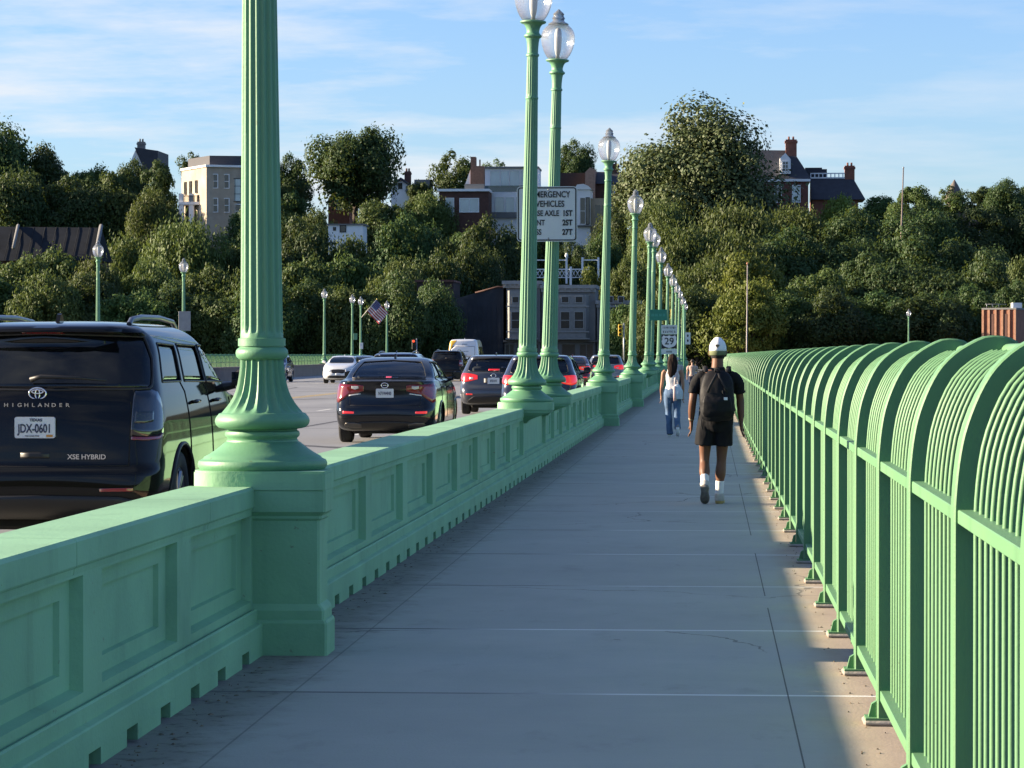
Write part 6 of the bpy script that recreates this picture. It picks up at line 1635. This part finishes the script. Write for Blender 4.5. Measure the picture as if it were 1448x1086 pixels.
# dark roof low on the left
d = 352; c = P(60, 370, d); h = house('long_shed', 'long dark metal roofed building low among the trees at the left edge', 'building', (c.x, d, c.z-10)); r0 = Vector((c.x, d, c.z-10))
X = lambda px: at(px, 300, d, r0)[0]; Z = lambda py: at(300, py, d, r0)[1]
m = MB(); m.span((X(-70), .5, 0), (X(132), 9, Z(366))); m.build('wall', B_dkbrown, h)
m = MB(); m.add([(X(-75), 0, Z(368)), (X(136), 0, Z(368)), (X(131), 5, Z(319)), (X(-75), 5, Z(316)), (X(-75), 10, Z(368)), (X(136), 10, Z(368))], [(0,1,2,3),(3,2,5,4),(1,5,2),(0,3,4),(0,4,5,1)])
m.build('roof', mat('standing_seam_roof', (.016,.019,.024), .85, spec=.15, var=.2, vscale=1.0), h)
m = MB()
for px_ in range(-60, 134, 16): m.tube([(X(px_+1.5), -.02, Z(367)), (X(px_-1), 4.98, Z(318))], .035, 4)
m.build('roof_seams', mat('roof_seam', (.016,.019,.024), .85, spec=.15), h)
m = MB(); m.tube([(X(131), 5, Z(316)), (X(137), -.1, Z(352))], .25, 6); m.tube([(X(12), 5, Z(315)), (X(19), -.1, Z(350))], .2, 6); m.build('ridge_trim', B_grey, h)
# red brick gable and white terraces mid left
d = 448; c = P(480, 300, d); h = house('brick_house', 'small red brick gable showing through the trees right of the nearest lamp post', 'house', (c.x, d, c.z-12)); r0 = Vector((c.x, d, c.z-12))
X = lambda px: at(px, 300, d, r0)[0]; Z = lambda py: at(300, py, d, r0)[1]
m = MB(); m.prism([(X(464), 0),(X(494), 0),(X(494), Z(288)),(X(486), Z(266)),(X(474), Z(266)),(X(464), Z(282))], 'y', 0, 8); m.build('wall', B_redbrick, h)
m = MB(); m.prism([(X(494)+.01, Z(290)),(X(512), Z(290)),(X(506), Z(262)),(X(487), Z(262))], 'y', .2, 8); m.build('roof', B_slate, h)
win(h, X(479), Z(290), .9, 1.5, 0)
d = 408; c = P(490, 330, d); h = house('white_terrace', 'low white terrace wall halfway up the slope right of the nearest lamp post', 'building', (c.x, d, c.z-10)); r0 = Vector((c.x, d, c.z-10))
X = lambda px: at(px, 300, d, r0)[0]; Z = lambda py: at(300, py, d, r0)[1]
m = MB(); m.span((X(464), 0, 0), (X(513), 5, Z(319))); m.build('wall', B_white, h); m = MB(); m.span((X(462), -.2, Z(319)+.003), (X(515), 5.2, Z(317))); m.build('coping', B_grey, h)
win(h, X(485), Z(324), .9, 1.0, 0, M_black); win(h, X(473), Z(324), .4, .5, 0, M_black)
d = 470; c = P(570, 270, d); h = house('dormered_house', 'house with pale gable and dark chimney on the skyline right of the spreading tree', 'house', (c.x, d, c.z-10)); r0 = Vector((c.x, d, c.z-10))
X = lambda px: at(px, 300, d, r0)[0]; Z = lambda py: at(300, py, d, r0)[1]
m = MB(); m.prism([(X(553), 0),(X(582), 0),(X(582), Z(266)),(X(567), Z(256)),(X(553), Z(266))], 'y', 0, 6); m.build('wall', B_white, h)
m = MB(); m.prism([(X(551), Z(266.5)),(X(567), Z(255.5)),(X(584), Z(266.5)),(X(584), Z(264.5)),(X(567), Z(252)),(X(551), Z(264.5))], 'y', -.5, 6.2); m.build('roof', B_slate, h)
chimney(h, X(574), 3, Z(262), Z(242), 1.0, B_brick); win(h, X(566), Z(264), .9, 1.2, 0)
m = MB(); m.span((X(584), 2, 0), (X(606), 8, Z(254))); m.build('wing', B_grey, h)
# dark brick modern house with white window frames, and white glass fronted house
d = 430; c = P(655, 310, d); h = house('brick_house', 'dark brick flat roofed house with white framed windows left of the weight limit sign', 'house', (c.x, d, c.z-12)); r0 = Vector((c.x, d, c.z-12))
X = lambda px: at(px, 300, d, r0)[0]; Z = lambda py: at(300, py, d, r0)[1]
m = MB(); m.span((X(621), 0, 0), (X(691), 9, Z(272))); m.build('wall', B_brick, h); m = MB(); m.span((X(619), -.4, Z(272)+.003), (X(692), 9.3, Z(268.5))); m.build('roof', B_white, h)
win(h, X(636), Z(294), 1.3, 2.7, 0, M_white, W_glass_sky, (1,1)); win(h, X(663.5), Z(291.5), 2.9, 2.1, 0, M_white, W_glass_sky, (2,1), .13)
m = MB(); m.span((X(656), 1, Z(268)), (X(684), 3, Z(261))); m.build('parapet', B_grey, h)
m = MB(); m.span((X(664), 2.0, Z(268)), (X(683), 4.0, Z(235))); m.span((X(664), 2.0, Z(235)+.002), (X(671), 4, Z(222))); m.span((X(676),2.1,Z(235)+.002),(X(678),2.3,Z(226))); m.build('chimney', mat('tan_brick', (.24,.13,.085), .85, var=.2), h)
m = MB(); m.prism([(X(656), Z(261)),(X(663.5), Z(261)),(X(663.5), Z(240))], 'y', 2.2, 3.5); m.build('chimney_buttress', B_white, h)
d = 436; c = P(712, 320, d); h = house('modern_house', 'white modern house with two storeys of pale glass behind the second lamp post', 'house', (c.x, d, c.z-12)); r0 = Vector((c.x, d, c.z-12))
X = lambda px: at(px, 300, d, r0)[0]; Z = lambda py: at(300, py, d, r0)[1]
m = MB(); m.span((X(682), 1.5, 0), (X(760), 9, Z(239))); m.span((X(691.5), 0, 0), (X(760), 1.499, Z(274))); m.build('wall', B_white, h)
m = MB(); m.span((X(680.5), 1.1, Z(239)+.003), (X(761), 9.2, Z(236.5))); m.build('roof', B_grey, h)
for px_, w_ in ((699, 1.5), (713, 1.3), (727, 1.5), (742, 1.5)): win(h, X(px_), Z(254), w_, 2.5, 1.5, M_white, W_glass_sky, (1,1), .06)
for px_ in (706.5, 721, 736): win(h, X(px_), Z(291), 1.35, 2.3, 0, M_white, W_glass_sky, (1,1), .07)
m = MB(); m.span((X(686), -.1, Z(273)), (X(760), -.06, Z(264))); m.build('glass_balustrade', glassy('balcony_glass', (.6,.72,.72), .6), h, None)
m = MB(); m.span((X(692), -.6, Z(310)), (X(760), -.55, Z(301.5))); m.build('balcony_screen', B_grey, h)
d = 434; c = P(826, 345, d); h = house('white_house', 'tall white house right of the weight limit sign with dark upper storey', 'house', (c.x, d, c.z-10)); r0 = Vector((c.x, d, c.z-10))
X = lambda px: at(px, 300, d, r0)[0]; Z = lambda py: at(300, py, d, r0)[1]
m = MB(); m.span((X(776), 0, 0), (X(835), 8, Z(270))); m.build('wall', B_white, h); m = MB(); m.prism([(X(812), Z(270)+.003),(X(837), Z(270)+.003),(X(832), Z(265)),(X(825), Z(262)),(X(816), Z(263))], 'y', -.2, 7); m.build('roof', B_white, h)
win(h, X(824), Z(300), .9, 4.0, 0, M_white, W_glass, (1,2)); win(h, X(831), Z(300), .6, 4.0, 0, M_black, W_glass)
m = MB(); m.span((X(815), -.6, Z(322)), (X(838), 0, Z(320))); m.build('balcony', B_grey, h)
m = MB(); m.span((X(835)+.003, .5, 0), (X(862), 9, Z(282))); m.build('side_wing', B_stone, h); win(h, X(845), Z(302), 1.0, 2.4, .5, B_stone, W_glass); win(h, X(855), Z(302), 1.0, 2.4, .5, B_stone, W_glass)
d = 462; c = P(845, 300, d); h = house('brick_house', 'brown brick house with lit gable and slate roof above the fourth lamp post', 'house', (c.x, d, c.z-12)); r0 = Vector((c.x, d, c.z-12))
X = lambda px: at(px, 300, d, r0)[0]; Z = lambda py: at(300, py, d, r0)[1]
m = MB(); m.span((X(787), 1, 0), (X(828), 9, Z(246))); m.build('dark_wing', mat('dark_cladding', (.022,.02,.022), .8), h)
m = MB(); m.prism([(X(828)+.01, 0),(X(842), 0),(X(842), Z(243)),(X(835), Z(240)),(X(828)+.01, Z(247))], 'y', -2, 8); m.build('gable_wall', mat('tan_gable', (.36,.22,.15), .85, var=.2), h)
m = MB(); m.span((X(842)+.02, 0, 0), (X(884), 8, Z(262))); m.build('wall', B_brick, h)
m = MB(); m.prism([(-.5, Z(262)),(8.4, Z(262)),(4, Z(243))], 'x', X(842)+.05, X(886)); m.build('roof', B_slate, h); chimney(h, X(867), 4, Z(250), Z(232), 1.5, B_brick)
win(h, X(866), Z(270), .8, 1.5, 0)
# brick mansion on the right skyline
d = 455; c = P(1125, 290, d); h = house('brick_mansion', 'red brick mansion with slate roof, dormer and tall chimney right of the huge evergreen', 'house', (c.x, d, c.z-10)); r0 = Vector((c.x, d, c.z-10))
X = lambda px: at(px, 300, d, r0)[0]; Z = lambda py: at(300, py, d, r0)[1]
m = MB(); m.span((X(1058), 0, 0), (X(1143), 10, Z(260))); m.build('wall', mat('deep_red_brick', (.13,.050,.036), .85, var=.2, vscale=1.5), h); m = MB(); m.span((X(1057), -.4, Z(260)+.003), (X(1146), 10.4, Z(256.5))); m.build('cornice', B_white, h)
m = MB(); m.add([(X(1057), -.3, Z(256.4)), (X(1147), -.3, Z(256.4)), (X(1147), 10.3, Z(256.4)), (X(1057), 10.3, Z(256.4)), (X(1066), 4, Z(213)), (X(1122), 4, Z(214)), (X(1122), 6.5, Z(214)), (X(1066), 6.5, Z(213))], [(0,1,5,4),(1,2,6,5),(2,3,7,6),(3,0,4,7),(4,5,6,7),(3,2,1,0)]); m.build('roof', B_slate, h)
chimney(h, X(1119.5), 4, Z(232), Z(199), 1.7, B_redbrick)
m = MB(); m.prism([(X(1103), Z(249)),(X(1118), Z(249)),(X(1118), Z(229)),(X(1110.5), Z(220)),(X(1103), Z(227))], 'y', -.2, 5); dm = m.build('dormer', B_white, h); win(h, X(1110.5), Z(239), 1.0, 1.7, -.2, M_white, W_glass, (2,3), .14)
win(h, X(1126), Z(277), 1.3, 2.7, 0, M_white, W_glass_sky, (2,2), .12); win(h, X(1100), Z(277), 1.2, 2.7, 0, M_white, W_glass, (2,2), .12)
d = 458; c = P(1180, 290, d); h = house('slate_wing', 'long slate roofed wing with white roof rail and end chimney right of the mansion', 'house', (c.x, d+.5, c.z-10)); r0 = Vector((c.x, d, c.z-10))
X = lambda px: at(px, 300, d, r0)[0]; Z = lambda py: at(300, py, d, r0)[1]
m = MB(); m.span((X(1148), .5, 0), (X(1214), 9, Z(285))); m.build('wall', B_redbrick, h)
m = MB(); m.add([(X(1147.5), -.2, Z(285)+.003), (X(1224), -.2, Z(285)+.003), (X(1224), 9.5, Z(285)+.003), (X(1147.5), 9.5, Z(285)+.003), (X(1147.5), 3, Z(254)), (X(1208), 3, Z(254)), (X(1208), 6, Z(254)), (X(1147.5), 6, Z(254))], [(0,1,5,4),(1,2,6,5),(2,3,7,6),(3,0,4,7),(4,5,6,7),(3,2,1,0)]); m.build('roof', B_slate, h)
m = MB(); m.span((X(1147), 2.9, Z(254)+.003), (X(1200), 3.1, Z(252))); m.span((X(1147), 2.9, Z(247.6)), (X(1200), 3.1, Z(246)))
for k in range(10): xx = X(1147.5)+(X(1199)-X(1147.5))*k/9; m.span((xx-.08, 2.92, Z(252)+.002), (xx+.08, 3.08, Z(247.6)-.002))
m.build('roof_rail', B_white, h)
m = MB(); m.span((X(1140), 4, Z(254)+.003), (X(1164), 6, Z(238))); m.span((X(1164)+.01, 4.2, Z(254)+.003), (X(1171), 5.5, Z(240))); m.build('roof_plant', B_slate, h)
chimney(h, X(1203), 3.6, Z(262), Z(236), 1.5, B_redbrick)
# turret and stone fragments far right
d = 470; c = P(1350, 300, d); h = house('turreted_house', 'stone house with a pointed turret roof on the right skyline', 'house', (c.x, d, c.z-12)); r0 = Vector((c.x, d, c.z-12))
X = lambda px: at(px, 300, d, r0)[0]; Z = lambda py: at(300, py, d, r0)[1]
cxx = X(1351); m = MB(); m.lathe([(1.35, 0),(1.35, Z(287))], 16, (cxx, 2, 0)); m.build('turret_wall', B_stone, h)
m = MB(); m.lathe([(1.9, Z(288)),(1.35, Z(278)),(.6, Z(265)),(.05, Z(257))], 16, (cxx, 2, 0)); m.build('turret_roof', mat('weathered_roof', (.13,.11,.095), .8, var=.2), h)
m = MB(); m.span((X(1330), 0, 0), (X(1348), 1.5, Z(303))); m.span((X(1353), 0, 0), (X(1362), 1, Z(280))); m.span((X(1362)+.01, 0.2, 0), (X(1384), 1, Z(294))); m.build('wall', mat('pink_stone', (.42,.30,.25), .85, var=.2), h)
m = MB(); m.span((X(1384)+.02, 0, 0), (X(1420), 6, Z(302))); m.build('side_wall', B_white, h); chimney(h, X(1390), 2, Z(300), Z(276), 1.2, B_stone)
win(h, X(1400), Z(306), .8, .9, 0); gable_roof(h, X(1386), X(1420), 0, 6, Z(302)+.003, Z(292), 'x', B_grey)
# brown brick building beyond the fence
d = 300; c = P(1420, 500, d); h = house('brick_building', 'brown brick building with pilasters standing beyond the fence at the right edge', 'building', (c.x, d, hill(c.x, d)-.3)); r0 = Vector((c.x, d, hill(c.x, d)-.3))
X = lambda px: at(px, 450, d, r0)[0]; Z = lambda py: at(1400, py, d, r0)[1]
m = MB(); m.add([(X(1389), 0, 0), (X(1434), -1.5, 0), (X(1480), 8, 0), (X(1430), 9, 0)]+[(X(1389), 0, Z(438)), (X(1434), -1.5, Z(438)), (X(1480), 8, Z(438)), (X(1430), 9, Z(438))], [(0,1,5,4),(1,2,6,5),(2,3,7,6),(3,0,4,7),(4,5,6,7)]); m.build('wall', B_brown, h)
wd = X(1434)-X(1389); yy = lambda f: -1.5*f
m = MB()
for f in (.02,.20,.40,.60,.80,.98): m.box((X(1389)+wd*f, yy(f)-.06, Z(438)/2), (.22,.16,Z(438)-.02), rz=-math.atan2(1.5, wd))
m.build('pilaster', mat('pale_brown_brick', (.36,.19,.12), .85, var=.2), h)
m = MB()
for f in (.30,.70): m.box((X(1389)+wd*f, yy(f)-.03, Z(438)*.5-.1), (.34,.08,Z(438)*.9), rz=-math.atan2(1.5, wd))
m.build('recessed_panel', B_dkbrown, h)
m = MB(); m.add([(X(1388), -.1, Z(438)+.003), (X(1434.5), -1.65, Z(438)+.003), (X(1481), 8, Z(438)+.003), (X(1430), 9.1, Z(438)+.003)]+[(X(1388), -.1, Z(435.5)), (X(1434.5), -1.65, Z(435.5)), (X(1481), 8, Z(435.5)), (X(1430), 9.1, Z(435.5))], [(0,1,5,4),(1,2,6,5),(2,3,7,6),(3,0,4,7),(4,5,6,7),(3,2,1,0)]); m.build('roof', B_grey, h)
m = MB(); m.span((X(1433), .5, Z(435.4)), (X(1446), 2.5, Z(428))); m.build('roof_unit', B_white, h)
m = MB()
for px_ in (1396, 1404, 1413): m.tube([(X(px_), .6, Z(435.4)), (X(px_), .6, Z(429.5))], .03, 6)
m.tube([(X(1394), .6, Z(430)), (X(1424), .6, Z(430))], .025, 6); m.build('roof_rail', M_grey, h)
# row houses at the end of the bridge
d = 330
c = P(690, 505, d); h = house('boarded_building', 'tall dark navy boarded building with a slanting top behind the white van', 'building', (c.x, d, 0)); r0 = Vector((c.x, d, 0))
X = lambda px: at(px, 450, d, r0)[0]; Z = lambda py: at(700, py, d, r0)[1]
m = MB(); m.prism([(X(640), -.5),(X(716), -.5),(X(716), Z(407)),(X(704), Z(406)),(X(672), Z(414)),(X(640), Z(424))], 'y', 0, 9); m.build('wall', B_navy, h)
m = MB()
for px_ in range(640, 718, 7): m.span((X(px_)-.04, -.05, -.3), (X(px_)+.04, -.003, Z(430)))
m.build('boards', mat('navy_batten', (.014,.020,.032), .8), h)
m = MB(); m.tube([(X(672), -.06, Z(414)), (X(704), -.06, Z(405.5)), (X(716), -.06, Z(406))], .10, 6); m.build('coping', B_dkbrown, h)
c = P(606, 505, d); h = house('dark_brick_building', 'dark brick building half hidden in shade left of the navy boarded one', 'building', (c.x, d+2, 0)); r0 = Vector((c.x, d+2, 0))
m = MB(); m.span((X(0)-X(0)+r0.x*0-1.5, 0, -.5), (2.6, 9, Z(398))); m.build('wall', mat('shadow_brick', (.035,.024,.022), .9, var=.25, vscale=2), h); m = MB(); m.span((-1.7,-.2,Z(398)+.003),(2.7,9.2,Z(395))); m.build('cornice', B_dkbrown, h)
win(h, -.6, Z(440), 1.0, 1.8, 0, B_dkbrown); win(h, 1.2, Z(440), 1.0, 1.8, 0, B_dkbrown); win(h, .3, Z(480), 1.0, 1.8, 0, B_dkbrown)
def rowhouse(px0, px1, ptop, label, bays, door_px):
    c = P((px0+px1)/2, 505, d); h = house('row_house', label, 'house', (c.x, d, 0), group='pale row houses at the end of the bridge'); r0 = Vector((c.x, d, 0))
    X = lambda px: at(px, 450, d, r0)[0]; Z = lambda py: at(760, py, d, r0)[1]
    m = MB(); m.span((X(px0), 0, -.5), (X(px1), 9, Z(ptop))); m.build('wall', B_grey, h)
    m = MB(); m.span((X(px0)-.15, -.45, Z(ptop)+.003), (X(px1)+.15, 9, Z(ptop-5))); m.span((X(px0)-.05, -.25, Z(ptop+5)), (X(px1)+.05, -.003, Z(ptop)))
    for k in range(8): xx = X(px0)+(X(px1)-X(px0))*(k+.5)/8; m.span((xx-.08, -.42, Z(ptop+2.5)), (xx+.08, -.252, Z(ptop)-.003))
    m.build('cornice', mat('pale_trim', (.28,.28,.27), .8), h)
    for b0, b1 in bays:
        m = MB(); m.prism([(X(b0), -.003), (X(b0+4), -.9), (X(b1-4), -.9), (X(b1), -.003)], 'z', Z(478), Z(ptop+9)); m.build('bay', mat('pale_bay', (.23,.23,.22), .8, var=.1), h)
        n = 2; ww = (X(b1-4)-X(b0+4))/n
        for k in range(n):
            xm = X(b0+4)+ww*(k+.5); win(h, xm, Z(453), ww*.74, 2.0, -.9, mat('pale_trim', (.28,.28,.27), .8), W_glass, (1,2)); win(h, xm, Z(424), ww*.60, .8, -.9, mat('pale_trim', (.28,.28,.27), .8), W_glass)
        m = MB(); m.span((X(b0)-.1, -1.05, Z(480)), (X(b1)+.1, -.003, Z(478.2))); m.span((X(b0)-.05, -1.0, Z(470)), (X(b1)+.05, -.903, Z(468.5))); m.span((X(b0)-.05, -1.0, Z(434)), (X(b1)+.05, -.903, Z(432.5))); m.build('bay_mouldings', mat('pale_trim', (.28,.28,.27), .8), h)
    m = MB(); m.span((X(px0)-.05, -.30, Z(484)), (X(px1)+.05, -.003, Z(481))); m.build('shop_fascia', mat('shop_fascia', (.14,.13,.12), .8), h)
    xw = X(px1)-X(px0)
    for k in range(3): win(h, X(px0)+xw*(k+.5)/3, Z(496), xw/3*.82, 1.6, 0, mat('shop_frame', (.16,.15,.14), .7), W_glass, (2 if k != 1 else 1, 1))
rowhouse(712, 764, 402, 'pale row house with a bay window behind the second lamp post', [(717, 760)], 740)
rowhouse(766, 842, 408, 'pale row house with bays and a shopfront between the third and fourth lamp posts', [(786, 833)], 800)
rowhouse(844, 905, 430, 'lower pale row house in the shade of a tree behind the fourth lamp post', [(852, 890)], 870)
# lattice balustrade on the terrace above
d = 352; c = P(812, 392, d); h = house('lattice_balustrade', 'white lattice balustrade on the terrace above the row houses', 'fence', (c.x, d, c.z)); r0 = Vector((c.x, d, c.z))
X = lambda px: at(px, 390, d, r0)[0]; Z = lambda py: at(800, py, d, r0)[1]
m = MB()
for px_ in (756, 782, 807, 832): m.span((X(px_)-.13, -.13, -1.2), (X(px_)+.13, .13, Z(377))); 
m.build('post', B_white, h)
m = MB(); m.span((X(756), -.06, Z(381.5)), (X(832), .06, Z(380))); m.span((X(756), -.06, Z(393)), (X(832), .06, Z(391.8))); m.build('rail', B_white, h)
m = MB()
for a, b in ((757.6,780.4),(783.6,805.4),(808.6,830.4)):
    n = 4; w_ = (X(b)-X(a))/n
    for k in range(n):
        x0 = X(a)+w_*k
        m.tube([(x0, 0, Z(391.7)), (x0+w_, 0, Z(381.6))], .035, 4); m.tube([(x0, .02, Z(381.6)), (x0+w_, .02, Z(391.7))], .035, 4)
m.build('lattice', B_white, h)
m = MB(); m.span((X(752), -.3, -6), (X(838), 3, -1.2)); m.build('terrace_wall', B_dkbrown, h)
d = 362; c = P(815, 372, d); h = house('garden_rail', 'white garden railing with an urn topped post above the lattice balustrade', 'fence', (c.x, d, c.z)); r0 = Vector((c.x, d, c.z))
X = lambda px: at(px, 390, d, r0)[0]; Z = lambda py: at(800, py, d, r0)[1]
m = MB()
for px_ in (757, 801, 823.5, 846): m.span((X(px_)-.12, -.1, -2.5), (X(px_)+.12, .1, Z(364)))
m.lathe([(.1, Z(364)),(.22, Z(364)+.15),(.16, Z(364)+.4),(.05, Z(364)+.55)], 10, (X(801), 0, 0)); m.build('post', B_white, h)
m = MB(); m.span((X(757), -.05, Z(368.5)), (X(800), .05, Z(367))); m.span((X(824.5), -.05, Z(368.5)), (X(846), .05, Z(367))); m.build('rail', B_white, h)
